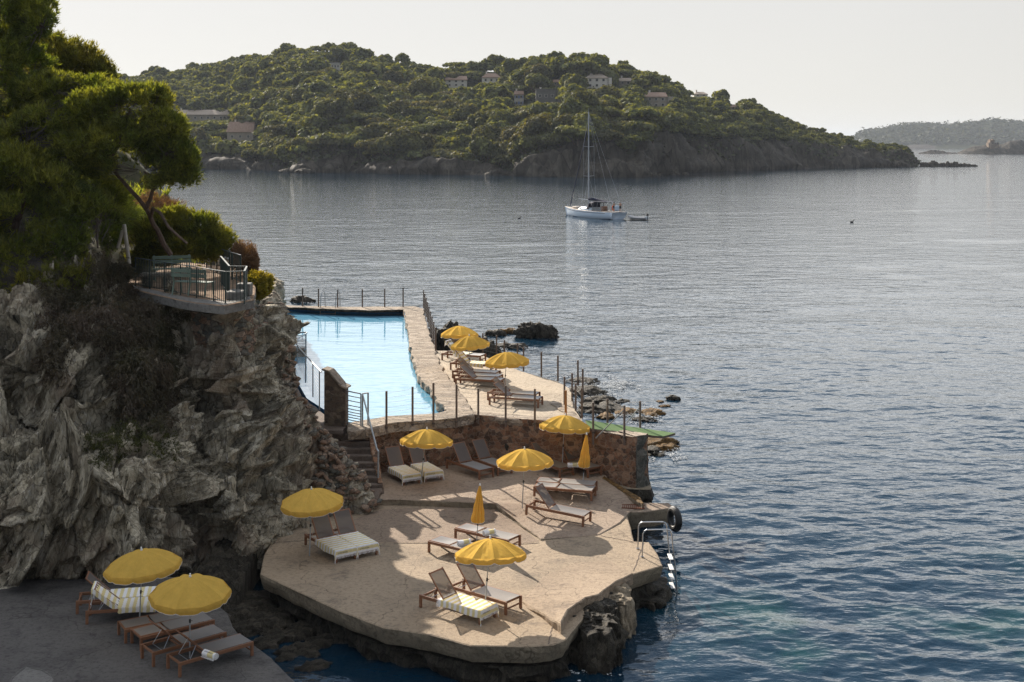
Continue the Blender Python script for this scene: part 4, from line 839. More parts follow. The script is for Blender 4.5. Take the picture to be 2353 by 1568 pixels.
def closed_umbrella(base, z, top, label, lean=0, seed=0):
    b = G(base[0], base[1], z); ht = (base[1]-top[1])*b.y/F; dx = (top[0]-base[0])*b.y/F
    t = thing('closed_parasol', label, 'parasol', tuple(b), 0, 'closed yellow parasols')
    MB().tube([(0, 0, 0), (dx, 0, ht-.1)], .016, 8).build('pole', MT['steelp'], t)
    MB().tube([(dx*.3, 0, ht*.30), (dx*.36, 0, ht*.36)], .022, 8).tube([(dx*.33, 0, ht*.33), (dx*.33+.06, 0, ht*.33)], .007, 6).build('clamp', MT['black'], t)
    n = 90; m = 22; V = []; L = 1.12
    for j in range(m+1):
        q = j/m; zz = ht-.07-L*q; cx = dx*(zz/ht)
        for i in range(n):
            a = 2*math.pi*i/n; fold = abs(math.sin(a*5+.4*math.sin(q*3)+seed)); r = (.02+.205*q**.85)*(.62+.38*fold**.7)*(1+.05*math.sin(q*20+a)); r *= 1-.12*(q > .93)
            V.append((cx+math.cos(a)*r, math.sin(a)*r, zz+(.03*fold if j == m else 0)))
    Fc = [(j*n+i, (j+1)*n+i, (j+1)*n+(i+1) % n, j*n+(i+1) % n) for j in range(m) for i in range(n)]
    link('canopy', mesh('canopy', V, Fc, MT['canopy'], True), t)
    MB().tube([V[m*n+i % n] for i in range(n+1)], .006, 4, False).build('trim', MT['trim'], t)
    MB().tube([(dx, 0, ht-.08), (dx, 0, ht-.04), (dx, 0, ht-.02), (dx, 0, ht)], [.03, .028, .016, .004], 10).build('finial', MT['white'], t)
ZL, ZD, ZU = 1.105, 1.008, 1.205
U = 'open yellow parasol '
umbrella((320, 1440), ZL, (328, 1257), U+'standing farthest left, on the dark lower platform', 1)
umbrella((436, 1512), ZL, (437, 1317), U+'nearest the camera, over the platform lounger with the rolled towel', 2, tilt=(4, 0))
umbrella((711, 1278), ZD, (717, 1118), U+'beside the two shaded towel-covered loungers at the cliff foot', 3)
umbrella((967, 1112), ZU, (980, 982), U+'over the towel-covered loungers nearest the stairs', 4)
umbrella((1291, 1085), ZU, (1298, 950), U+'in front of the stone wall just left of the green gangway', 5)
umbrella((1200, 1169), ZU-.02, (1206, 1027), U+'on the raised deck, left of the two flat loungers', 6)
umbrella((1113, 1410), ZD, (1127, 1232), U+'between the two loungers at the front edge of the sunny deck', 7, tilt=(-9, 3))
umbrella((1158, 905), ZT+.005, (1165, 805), U+'nearest of the three on the pool terrace', 8)
umbrella((1077, 868), ZT+.005, (1080, 768), U+'middle one of the three on the pool terrace', 9, dia=1.7)
umbrella((1053, 848), ZT+.005, (1056, 745), U+'farthest of the three on the pool terrace', 10, dia=1.7)
closed_umbrella((1095, 1250), ZD, (1103, 1110), 'folded yellow parasol between the two flat loungers in the middle of the deck', seed=1)
closed_umbrella((1338, 1126), ZU, (1348, 994), 'folded yellow parasol in front of the stone wall by the flat pair of loungers', seed=2)
# ------------------------------------------------------------------ place loungers
gL = 'loungers on the dark lower platform'
l1 = lounger((180, 1401), (365, 1388), ZL, 44, 'wooden lounger with a towel, farthest left on the dark platform, against the cliff side', gL)
l2 = lounger((205, 1424), (388, 1411), ZL, 40, 'wooden lounger with a striped towel slung over its raised back, under the left platform parasol', gL)
l3 = lounger((284, 1468), (446, 1434), ZL, 0, 'flat empty lounger directly in front of the towel-covered pair on the dark platform', gL, .92)
l4 = lounger((316, 1487), (476, 1447), ZL, 0, 'flat empty lounger behind the raised-back pair on the dark platform', gL, .92)
l5 = lounger((341, 1522), (502, 1476), ZL, 42, 'raised-back lounger without towel just behind the nearest lounger', gL, .92)
l6 = lounger((400, 1546), (564, 1498), ZL, 42, 'nearest lounger of all, raised back, carrying a rolled towel on its grey seat', gL, .92)
gD = 'loungers on the main sunbathing deck'
l7 = lounger((718, 1245), (800, 1292), ZD, 52, 'left one of the shaded towel-covered pair at the cliff foot, beside the parasol pole', gD)
l8 = lounger((768, 1235), (850, 1282), ZD, 52, 'right one of the shaded towel-covered pair at the cliff foot', gD)
gU = 'loungers in the shade along the stone wall'
l9 = lounger((878, 1074), (962, 1122), ZU, 52, 'towel-covered lounger closest to the stairs handrail', gU)
l10 = lounger((930, 1067), (1013, 1115), ZU, 52, 'towel-covered lounger behind the parasol pole, second from the stairs', gU)
l11 = lounger((1038, 1072), (1122, 1101), ZU, 52, 'bare grey raised-back lounger by the wall, left one of the middle pair', gU)
l12 = lounger((1082, 1063), (1166, 1093), ZU, 52, 'bare grey raised-back lounger by the wall, right one of the middle pair', gU)
l13 = lounger((1222, 1068), (1304, 1096), ZU, 48, 'raised-back lounger by the wall partly hidden behind the centre parasol', gU)
l14 = lounger((1288, 1068), (1368, 1096), ZU, 50, 'raised-back lounger by the wall with a rolled towel on it, behind the folded parasol', gU)
l15 = lounger((1237, 1124), (1368, 1133), ZU, 0, 'flat lounger of the sunny raised deck, rear one of the flat pair', gD)
l16 = lounger((1231, 1135), (1366, 1146), ZU-.01, 0, 'flat lounger of the sunny raised deck, front one of the flat pair', gD)
l17 = lounger((1221, 1178), (1345, 1204), 1.175, 48, 'raised-back lounger standing alone in the sun on the raised deck', gD, z2=1.06)
l18 = lounger((1055, 1232), (1187, 1262), ZD, 0, 'flat lounger with a rolled towel just right of the folded parasol', gD)
l19 = lounger((997, 1262), (1127, 1293), ZD, 0, 'flat lounger half hidden behind the parasol in the middle of the deck', gD)
l20 = lounger((984, 1388), (1120, 1427), ZD, 50, 'raised-back lounger under a bright striped towel at the front edge of the deck', gD)
l21 = lounger((1050, 1366), (1178, 1405), ZD, 50, 'bare raised-back lounger beside the bright towel one under the front parasol', gD)
gT = 'loungers on the pool terrace'; zt = ZT+.005
l22 = lounger((1018, 825), (1114, 832), zt, 44, 'farthest lounger on the pool terrace, with a striped towel on its back', gT)
l23 = lounger((1040, 847), (1136, 854), zt, 42, 'pool terrace lounger with a long striped towel, second farthest', gT)
l24 = lounger((1044, 866), (1146, 872), zt, 38, 'bare lounger on the pool terrace, rear one of the tight row of three', gT)
l25 = lounger((1048, 875), (1151, 881), zt, 38, 'bare lounger on the pool terrace, middle one of the tight row of three', gT)
l26 = lounger((1052, 884), (1156, 890), zt, 38, 'bare lounger on the pool terrace, front one of the tight row of three', gT)
l27 = lounger((1125, 916), (1237, 923), zt, 38, 'bare lounger on the pool terrace, rear one of the pair nearest the wall', gT)
l28 = lounger((1130, 927), (1242, 934), zt, 38, 'bare lounger on the pool terrace, front one of the pair nearest the wall', gT)
towel(l1, 'striped towel spread on the farthest-left platform lounger', 1, hang=.12, y1=LL/2-.1)
towel(l2, 'striped towel hanging over the back and seat of the lounger under the left parasol', 2, ang=40, ybk=BL+.36, y0=0, y1=2.0, endhang=.0, hang=.14)
towel(l7, 'striped towel on the left lounger of the shaded pair at the cliff foot', 3)
towel(l8, 'striped towel on the right lounger of the shaded pair at the cliff foot', 4)
towel(l9, 'striped towel on the lounger closest to the stairs', 5)
towel(l10, 'striped towel on the lounger behind the parasol pole near the stairs', 6)
towel(l20, 'brightly sunlit striped towel on the front lounger of the deck', 7, y0=PIV-.12)
towel(l22, 'striped towel over the back of the farthest pool terrace lounger', 8, ang=44, ybk=BL+.2, y0=0, y1=1.5, endhang=0, hang=.12)
towel(l23, 'long striped towel over the second farthest pool terrace lounger', 9, ang=42, ybk=BL+.3, y0=0, y1=1.9, endhang=0, hang=.15)
rolled_towel((483, 1512), ZL+LH+.02, 'rolled striped towel on the nearest lounger of the dark platform', R(-35))
rolled_towel((1317, 1073), ZU+LH+.02, 'rolled striped towel on the lounger behind the folded parasol by the wall', R(8))
rolled_towel((1124, 1229), ZD+LH+.0, 'rolled white towel on the flat lounger right of the folded parasol', R(35), False)
rolled_towel((1066, 1252), ZD+LH+.0, 'rolled white towel half hidden behind the middle deck parasol', R(30), False)
# ================================================================== FENCES
def fence_cables(name, label, pts, tops, bots, mat, n=7, parent=None, mode='wood'):
    """pts: list of (x_px, ytop_px, ybot_px, z_of_ground) posts"""
    t = thing(name, label, 'fence', tuple(pts[0][0])); o0 = Vector(pts[0][0]); P = []
    for (g, h, lo) in pts:
        p = Vector(g)-o0
        MB().box((p.x, p.y, p.z+(h+lo)/2), (.075, .075, h-lo), ch=.008).build('post', mat, t)
        if lo < -.05: MB().box((p.x, p.y+.0, p.z-.13), (.095, .095, .03)).build('clamp', MT['black'], t)
        P.append((p, h))
    for k in range(n):
        for (a, ha), (b, hb) in zip(P[:-1], P[1:]):
            f = .06+.88*k/(n-1); A = a+Vector((0, 0, ha*f)); B = b+Vector((0, 0, hb*f)); Mx = (A+B)/2-Vector((0, 0, .012))
            MB().tube([A, Mx, B], .004, 4).build('cable', MT['cable'], t)
    return t
def post_at(x, yt, yb, z, hang=0):
    g = G(x, yb, z) if not hang else None
    return g
def posts(L, z, hangdepth=None):
    out = []
    for (x, yt, yb) in L:
        if hangdepth is None: g = G(x, yb, z); h = (yb-yt)*g.y/F; out.append((tuple(g), h, 0))
        else:
            Y = float(np.interp(x, hangdepth[0], hangdepth[1])); p = Q(x, yt, Y); q = Q(x, yb, Y); out.append(((p.x, Y, z), p.z-z, q.z-z))
    return out
wx = [843, 890, 945, 1003, 1049, 1091, 1153, 1225, 1340, 1461]; wy = [float(G(x, y, ZC).y)-.10 for x, y in wall_px]; wx = [p[0] for p in wall_px]
fence_cables('cable_fence', 'row of brown posts with wire cables along the top of the retaining wall', posts([(888, 899, 1003), (948, 889, 981), (996, 880, 981), (1049, 884, 984), (1099, 893, 975), (1162, 886, 981), (1229, 894, 988)], ZC, (wx, wy)), 0, 0, MT['post'])
fence_cables('cable_fence', 'row of brown posts at the far end of the pool against the sea', posts([(647, 660, 700.5), (695.3, 661.5, 704), (731.8, 663.5, 705.5), (775.8, 665.5, 706.5), (832.6, 665, 706), (884, 663.5, 706), (926.3, 661.5, 705.5)], ZC), 0, 0, MT['post'], n=2)
t0, t1 = Vector(G(973.5, 709, ZC)), Vector(G(1001, 806, ZC)); rr = []
for k in range(9):
    p = t0.lerp(t1, k/8); rr.append((tuple(p), 1.12, 0))
fence_cables('cable_fence', 'close line of dark posts running down the sea side of the pool', rr, 0, 0, MT['post'])
fence_cables('cable_fence', 'posts with wires along the curved sea edge of the lounger terrace', posts([(1109.5, 766, 817), (1141, 771, 824), (1159, 782, 833), (1189, 789, 846), (1203, 798, 854), (1244, 809, 866), (1282, 817, 876), (1328, 828, 886)], ZT), 0, 0, MT['post'], n=6)
fence_cables('cable_fence', 'cluster of posts and wires at the sea corner of the terrace, left side', posts([(1297, 866, 930), (1323, 881, 944), (1337, 892, 962)], ZT), 0, 0, MT['post'], n=6)
fence_cables('cable_fence', 'tall posts and wires behind the corner cluster of the terrace', posts([(1314.6, 858, 921), (1339, 848, 925)], ZT), 0, 0, MT['post'], n=6)
tag(MB().box((0, 0, .5), (.085, .085, 1.25), ch=.01).build('timber_post', MT['redpost'], loc=tuple(G(1300, 968, ZT))), 'orange-brown wooden post rising behind the parasol by the gangway', 'post')
# green gangway with its posts
def gangway():
    t = thing('gangway', 'narrow gangway covered in green matting jutting out over the water', 'gangway', tuple(Q(1445, 985, 44.6)))
    o = t.location; a0, a1 = Q(1345, 966, 45.9), Q(1352, 985, 44.9); b0, b1 = Q(1552, 996, 45.2), Q(1522, 1004, 44.3)
    V = [a1, b1, b0, a0]; n = 24; m = 4; W = []
    for i in range(n+1):
        for k in range(m+1):
            p = a1.lerp(b1, i/n).lerp(a0.lerp(b0, i/n), k/m); W.append(tuple(p-o+Vector((0, 0, .01+.004*math.sin(i*1.7+k)))))
    link('green_matting', mesh('green_matting', W, gridfaces(n+1, m+1), MT['carpet'], True), t)
    pl = [Vector(p)-o for p in V]; b = MB(); b.add([tuple(p) for p in pl]+[tuple(p-Vector((0, 0, .07))) for p in pl], [(7, 6, 5, 4), (0, 1, 5, 4)[::-1], (1, 2, 6, 5)[::-1], (2, 3, 7, 6)[::-1], (3, 0, 4, 7)[::-1], (0, 1, 2, 3)]); b.build('plank', MT['post'], t)
gangway()
fence_cables('cable_fence', 'two brown posts fixed to the outside of the end wall by the gangway', posts([(1363, 925, 1022), (1434.7, 932, 1023)], 2.8, ([1363, 1435], [44.75, 43.95])), 0, 0, MT['post'], n=2)
fence_cables('cable_fence', 'two brown posts on the far side of the green gangway', [((tuple(Q(1396, 972, 46.1))), .88, 0), (tuple(Q(1471, 984, 45.6)), .98, 0)], 0, 0, MT['post'], n=2)
for (a, b, lb) in (((1369, 1007, 44.7), (1432, 944, 43.95), 'slanting grey handrail in front of the gangway'), ((1439, 973, 45.8), (1468, 938, 45.6), 'slanting grey handrail on the far side of the gangway')):
    p, q = Q(*a), Q(*b); tag(MB().tube([(0, 0, 0), tuple(q-p)], .022, 8).build('gangway_handrail', MT['steelp'], loc=tuple(p)), lb, 'handrail')
# gate, handrail, walkway railing
def gate():
    t = thing('pool_gate', 'grey metal gate of horizontal bars between the pillar and the first wall post', 'gate', (-5.9, 44.85, ZT))
    a = Q(788, 897, 45.0)-t.location; b = Q(829, 905, 44.6)-t.location; c = Q(842, 903, 44.75)-t.location
    a0 = Vector((a.x, a.y, .06)); b0 = Vector((b.x, b.y, .02))
    f = MB()
    for p, q in (((a), (b)), (a0, b0), (a0, a), (b0, b)): f.bar(p, q, .04, .04, .004)
    f.build('frame', MT['steelp'], t)
    for k, h in enumerate((.10, .19, .28, .37, .46, .56, .68, .84, 1.0)):
        p = a0.lerp(a, h/1.15); q = b0.lerp(b, h/1.15); MB().bar(p, q, .014, .03).build('bar', MT['steelp'], t)
    for p, q in ((b, b0), (c, Vector((c.x, c.y, 0)))): MB().bar(Vector((q.x+.06, q.y, q.z-.02)), Vector((p.x+.06, p.y, p.z)), .06, .06, .004).build('post', MT['steelp'], t)
    MB().bar(b+Vector((.06, 0, 0)), c+Vector((.06, 0, 0)), .05, .04).build('top_bar', MT['steelp'], t); MB().box(a.lerp(a0, .3)+Vector((-.02, -.05, 0)), (.06, .04, .12), ch=.01).build('latch', MT['black'], t)
gate()
hp = [Q(833, 906, 44.4), Q(866, 1032, 42.6), Q(869.5, 1037, 42.45), Q(869, 1098, 42.45)]
tag(MB().tube([tuple(p-hp[0]) for p in hp], .03, 8).build('stair_handrail', MT['steelp'], loc=tuple(hp[0])), 'long slanting grey handrail down the right side of the stone stairs', 'handrail')
def walk_rail():
    t = thing('walkway_railing', 'silver railing with a bent handrail and cables beside the pool walkway', 'railing', (-8, 50, ZT)); o = t.location
    top = [Q(706, 765, 61.0), Q(686, 778, 60.0), Q(681.5, 790, 58.5), Q(688, 801, 56.5), Q(737.8, 855, 47.2)]
    MB().tube([tuple(p-o) for p in top], .03, 8).build('handrail', MT['steelp'], t)
    G2 = []
    for (x, yt, Y) in ((683, 795, 57.5), (702, 818, 53), (719, 836, 50), (734, 851, 47.6)):
        p = Q(x, yt, Y)-o; MB().bar((p.x, p.y, .02), (p.x, p.y, p.z), .045, .03).build('post', MT['steelp'], t); G2.append(p)
    for k in range(10):
        f = .08+.085*k
        for p, q in zip(G2[:-1], G2[1:]): MB().tube([(p.x, p.y, p.z*f), (q.x, q.y, q.z*f)], .005, 4).build('cable', MT['cable'], t)
walk_rail()
def far_gate():
    t = thing('pool_gate', 'grey metal gate at the far end of the pool walkway beside the cliff', 'gate', (-11.3, 62, ZT)); o = t.location
    a, b = Q(660, 765, 61.5)-o, Q(703, 764, 61.3)-o; a0, b0 = Vector((a.x, a.y, .05)), Vector((b.x, b.y, .05)); f = MB()
    for p, q in ((a, b), (a0, b0), (a0, a), (b0, b)): f.bar(p, q, .06, .06)
    f.build('frame', MT['steelp'], t)
    for k in range(9): q = .1+.085*k+(.04*(k > 6)); MB().bar(a0.lerp(a, q), b0.lerp(b, q), .02, .03).build('bar', MT['steelp'], t)
far_gate()
tag(MB().box((0, 0, 0), (.9, .7, 1.0), ch=.06).build('stone_block', MT['coping'], loc=(-10.6, 61.6, ZT-.42)), 'stone block at the pool edge under the far gate', 'stone block', kind='structure')
# pool ladder (two hoops) and swimming ladder
def pool_ladder():
    b = G(741, 706.5, ZC); t = thing('pool_ladder', 'chrome hoop ladder at the far edge of the pool', 'ladder', tuple(b))
    for dx in (0, .92):
        P = [(dx, .28, 0), (dx, .25, .72)]+[(dx+.0, .25-.19*(1-math.cos(a)), .72+.24*math.sin(a)) for a in np.linspace(.3, math.pi-.3, 8)]+[(dx, -.14, .72), (dx, -.2, .2), (dx, -.24, -.55)]
        MB().tube([(p[0]+p[1]*.9*.5, p[1], p[2]) for p in P], .025, 8).build('rail', MT['steelp'], t)
    for z in (-.1, -.35): MB().bar((-.1, -.22, z), (.84, -.22, z), .05, .03).build('rung', MT['steelp'], t)
pool_ladder()
def swim_ladder():
    b = G(1466.6, 1264, 1.02); t = thing('swim_ladder', 'steel swimming ladder with curved rails and white steps down into the sea', 'ladder', tuple(b))
    Yb = b.y; off = G(1475, 1277, 1.02)-b
    def path(o, s): 
        return [(0+o.x, o.y, 0), (.02+o.x, o.y, .66), (.06+o.x, o.y, .74), (.13+o.x, o.y, .78), (.74+o.x, o.y+.0, .79), (.82+o.x, o.y, .75), (.86+o.x, o.y-.01, .66), (.89+o.x, o.y-.02, .3), (.95+o.x, o.y-.04, -.3), (1.03+o.x, o.y-.06, -1.25)]
    for o in (Vector((0, .12, 0)), Vector((off.x, off.y-.1, 0))):
        MB().tube(path(o, 1), .021, 10).build('rail', MT['steel'], t); MB().tube([(o.x, o.y, 0), (o.x, o.y, .015)], .05, 12).build('foot_plate', MT['steel'], t)
    for k, z in enumerate((-.12, -.42, -.70, -.96)):
        x = .92-.02+.06*(-z); MB().box((x+off.x/2-.02, off.y/2, z), (.12, .5, .022), ch=.006).build('step', MT['white'], t)
swim_ladder()
tr = MB(); P = [(0, .05*math.sin(a), 0) for a in (0,)]; ring = [(.29*math.cos(a), 0, .29*math.sin(a)) for a in np.linspace(0, 2*math.pi, 33)]
tag(tr.tube(ring, .115, 12, False).build('tyre_fender', MT['black'], loc=tuple(Q(1550, 1193, 39.9)), rot=(0, R(10), R(-70))), 'black rubber tyre hanging as a fender at the end of the pier', 'tyre fender')
def grate():
    t = thing('drain_grate', 'rusty iron drain grating set in the deck by the pier', 'grate', tuple(G(1455, 1165, 1.075))); f = MB()
    for k in range(12): f.box((-.34+.062*k, 0, .01), (.022, .42, .02))
    f.box((0, -.2, .012), (.76, .03, .022)); f.box((0, .2, .012), (.76, .03, .022)); g = f.build('bars', MT['rust'], t); t.rotation_euler = (0, 0, R(-6))
grate()
tag(MB().box((0, 0, .4), (.78, .5, .85), ch=.05).build('stone_block', MT['pillar'], loc=tuple(G(1059, 816, ZT))), 'brown stone block on the terrace beyond the farthest parasol', 'stone block')
# ================================================================== CLIFF-TOP TERRACE
ZH = 8.0
top_px = [(296, 662), (350, 676), (412, 689.5), (450, 696), (515, 703), (583, 689), (588, 664), (582, 640)]
top_pts = gp(top_px, ZH)+[Vector((-10.3, 49.5, ZH)), Vector((-13.5, 52.5, ZH)), Vector((-17.5, 52, ZH)), Vector((-15.2, 44.5, ZH))]
rough_slab('viewpoint_slab', top_pts, .27, MT['drift'], MT['slab'], inset=0, rough=.02, jit=.01, seed=30, kind='structure')
co = gp([(300, 662), (412, 688), (450, 694.6), (514, 701), (578, 687)], ZH+.012); inn = gp([(574, 680), (514, 692.5), (450, 686), (412, 679.5), (304, 655)], ZH+.012)
rough_slab('viewpoint_edge', co+inn, .1, MT['slab'], MT['slab'], seed=31, kind='structure', rough=.01, inset=0, jit=.005)
wall_strip('dry_stone_wall', [Q(395, 712, 42.2), Q(440, 716, 41.2), Q(515, 727, 39.7), Q(575, 712, 40.6), Q(606, 700, 42.6)], 6.15, .7, MT['rubble'], MT['rubble'], 'rough dry stone courses under the concrete edge of the viewpoint', 'stone wall', seed=33, rough=.16)
def railing(name, label, path, zt, bars=.125, sub=True):
    t = thing(name, label, 'railing', tuple(path[0])); o = Vector(path[0]); P = [Vector(p)-o for p in path]; H = zt-path[0][2]
    bl = MB().box((0, 0, H/2), (.016, .016, H-.06)).me('baluster', MT['green']); pm = MB().box((0, 0, H/2-.03), (.04, .04, H+.04)).me('post', MT['green'])
    for a, b in zip(P[:-1], P[1:]):
        MB().bar(a+Vector((0, 0, H)), b+Vector((0, 0, H)), .055, .018).build('top_rail', MT['green'], t); MB().bar(a+Vector((0, 0, .06)), b+Vector((0, 0, .06)), .035, .018).build('bottom_rail', MT['green'], t)
        L = (b-a).length; n = max(2, round(L/bars))
        for k in range(n+1):
            p = a.lerp(b, k/n); big = (k % 9 == 0)
            if k == n and b is not P[-1]: continue
            link('post' if big else 'baluster', pm if big else bl, t, tuple(p))
    return t
A = lambda x, y: tuple(Vector((G(x, y, 9.0).x, G(x, y, 9.0).y, ZH+.02)))
railing('metal_railing', 'dark green iron railing along the front edge of the cliff-top viewpoint', [A(311, 592.6), A(518, 624.5), A(561.6, 623.3), A(567, 612.3), A(527, 611.6), A(507, 589)], 9.0)
railing('metal_railing', 'dark green iron railing along the seaward back of the viewpoint', [A(553, 586.6), A(527, 579), (-12.2, 50.0, ZH+.02), (-14.6, 51.5, ZH+.02), (-17, 51.8, ZH+.02)], 9.0)
def bench(loc, rz, label):
    t = thing('bench', label, 'bench', loc, rz, 'green benches behind the railing')
    for k in range(3): MB().box((0, -.16+.14*k, .45), (1.35, .12, .03), ch=.006).build('seat_slat', MT['benchg'], t)
    for k in range(2): MB().box((0, .27+.02*k, .68+.15*k), (1.35, .03, .12), ch=.006).build('back_slat', MT['benchg'], t)
    for s in (-.62, 0, .62):
        MB().bar((s, -.22, .02), (s, -.17, .44), .045, .03).build('leg', MT['benchg'], t); MB().bar((s, .30, .02), (s, .2, .44), .045, .03).bar((s, .2, .44), (s, .32, .92), .045, .03).build('leg', MT['benchg'], t)
g = G(445, 680, ZH); bench((g.x, g.y, ZH+.01), R(160), 'pale green slatted bench seen through the front of the railing')
g = G(375, 655, ZH); bench((g.x, g.y+1.2, ZH+.01), R(20), 'pale green bench at the back left of the viewpoint')
g = G(362, 660, ZH)
st = thing('stone_table', 'low rough stone table at the left of the viewpoint', 'stone table', (g.x, g.y, ZH+.01)); MB().box((0, 0, .42), (1.15, .5, .13), ch=.03).build('tabletop', MT['stonegrey'], st)
for s in (-.35, .35): MB().box((s, 0, .175), (.28, .4, .35), ch=.03).build('leg', MT['stonegrey'], st)
g = G(535, 690, ZH); tag(MB().box((0, 0, .12), (.5, 1.0, .24), ch=.02).box((.12, .62, .2), (.45, .5, .4), ch=.02).build('stone_steps', MT['slab'], loc=(g.x, g.y+.55, ZH+.01)), 'pale stone steps and block inside the railing corner', 'stone steps')
a, b = Q(285, 516, 45), Q(297, 594, 45)
pl = thing('leaning_poles', 'two old cream painted poles leaning together at the top of the cliff', 'pole', tuple(b)); MB().tube([(0, 0, -.2), tuple(a-b)], .07, 10).build('pole', MT['whitep'], pl); MB().tube([tuple(Q(271, 570, 45)-b), tuple(Q(283, 525, 45)-b)], .06, 10).build('pole', MT['whitep'], pl)
# ================================================================== NEAR VEGETATION
def blades(P, D, L, W, k, rng, spread=.7, curl=0):
    """k thin triangular blades at each point P, roughly along D"""
    n = len(P); P = np.repeat(P, k, 0); D = np.repeat(D, k, 0)+rng.normal(0, spread, (n*k, 3)); D /= np.linalg.norm(D, axis=1, keepdims=True)+1e-9
    S = np.cross(D, rng.normal(0, 1, (n*k, 3))); S /= np.linalg.norm(S, axis=1, keepdims=True)+1e-9
    l = L*rng.uniform(.6, 1.25, (n*k, 1)); V = np.stack([P-S*W/2, P+S*W/2, P+D*l], 1).reshape(-1, 3)
    return V, np.arange(len(V), dtype=np.int32).reshape(-1, 3)
def quads(P, N, size, rng, jit=.5, asp=1.0):
    n = len(P); N = N+rng.normal(0, jit, (n, 3)); N /= np.linalg.norm(N, axis=1, keepdims=True)+1e-9
    A = np.cross(N, rng.normal(0, 1, (n, 3))); A /= np.linalg.norm(A, axis=1, keepdims=True)+1e-9; B = np.cross(N, A)
    s = (size*rng.uniform(.6, 1.3, (n, 1)))*.5; V = np.stack([P-A*s-B*s*asp, P+A*s-B*s*asp*.6, P+A*s*.8+B*s*asp, P-A*s*.7+B*s*asp*.8], 1).reshape(-1, 3)
    return V, np.arange(len(V), dtype=np.int32).reshape(-1, 4)
def lobes_px(L): return [(np.array(tuple(Q(x, y, Y))), np.array([rx*Y/F, rd, ry*Y/F])) for (x, y, rx, ry, Y, rd) in L]
def near_pine(name, label, lobes, base, limbs, seed, ncl=34, tl=.17, group=None, twigs=60, cat='pine tree', bare=.0, mat='pine'):
    rng = np.random.default_rng(seed); Ls = lobes_px(lobes); t = thing(name, label, cat, tuple(base), 0, group); o = np.array(tuple(base))
    P = []; D = []; cl = []
    for c, r in Ls:
        area = (r[0]*r[2]+r[0]*r[1]+r[1]*r[2])*4; n = int(area*ncl)
        d = rng.normal(0, 1, (n, 3)); d /= np.linalg.norm(d, axis=1, keepdims=True); q = c+d*r*(rng.uniform(.62, 1.04, (n, 1)))
        g = noise(q*.9, seed)+.25*d[:, 2]; k = g > -.28+bare; q = q[k]; d = d[k]; cl.append(q)
        m = 9; pp_ = np.repeat(q, m, 0)+rng.normal(0, .085, (len(q)*m, 3)); dd = np.repeat(d*.7+np.array([0, 0, .75]), m, 0); P.append(pp_); D.append(dd)
    P = np.concatenate(P); D = np.concatenate(D); cl = np.concatenate(cl)
    V, Fc = blades(P-o, D, tl*1.15, .042, 5, rng, .6); link('crown', mesh('crown', V, Fc, MT[mat]), t)
    tr = MB()
    for pts, r0, r1 in limbs:
        pv = [Vector(p)-Vector(base) for p in pts]; Pn = resample(pv, .3, False); n = len(Pn)
        Pn = [p+Vector(tuple(rng.normal(0, .025, 3))) if 0 < i < n-1 else p for i, p in enumerate(Pn)]
        tr.tube(Pn, [r0+(r1-r0)*i/(n-1) for i in range(n)], 8)
    ends = [Vector(p)-Vector(base) for pts, _, _ in limbs for p in pts[1:]]
    for c, r in Ls:
        cc = Vector(tuple(c-o)); e = min(ends, key=lambda p: (p-cc).length); tr.tube([e, e.lerp(cc, .5)+Vector((0, 0, -.15)), cc], [.06, .045, .03], 6)
    tr.build('trunk', MT['bark'], t)
    tw = MB()
    for c, r in Ls:
        idx = np.argsort(np.linalg.norm((cl-c)/r, axis=1))[:600]; 
        for i in rng.choice(idx, min(len(idx), twigs), replace=False):
            a = Vector(tuple(c-o)).lerp(Vector(tuple(cl[i]-o)), rng.uniform(.1, .5)); b = Vector(tuple(cl[i]-o)); mm = a.lerp(b, .5)+Vector(tuple(rng.normal(0, .08, 3))); tw.tube([a, mm, b], [.014, .009, .004], 4, False)
    tw.build('twigs', MT['twig'], t); return t
q = lambda x, y, Y: tuple(Q(x, y, Y))
near_pine('pine_tree', 'tall dark pine filling the top left corner of the picture',
  [(-10, 20, 110, 80, 46, 1.5), (80, 30, 62, 55, 46, 1.1), (100, 62, 48, 36, 45.5, .8), (-20, 130, 110, 70, 46, 1.6), (45, 150, 70, 60, 46, 1.3), (-40, 215, 110, 60, 46, 1.5), (60, 220, 70, 45, 46.5, 1.2)],
  Q(-60, 470, 46), [([q(-60, 470, 46), q(-50, 300, 46.2), q(-20, 130, 46), q(0, 10, 46)], .22, .1), ([q(-50, 300, 46.2), q(60, 240, 46)], .12, .06)], 11, ncl=30, twigs=60, bare=.06)
near_pine('pine_tree', 'sunlit pine behind the tall corner pine, its right edge against the sky',
  [(130, 140, 70, 60, 53, 1.3), (190, 160, 55, 55, 53, 1.2), (225, 195, 44, 60, 53, 1.1), (150, 230, 90, 65, 53, 1.5), (240, 250, 36, 60, 53, 1.0), (120, 320, 90, 50, 53, 1.4), (205, 300, 60, 45, 53, 1.2)],
  Q(130, 470, 53), [([q(130, 470, 53), q(150, 330, 53), q(160, 200, 53)], .2, .08)], 12, ncl=22, twigs=25)
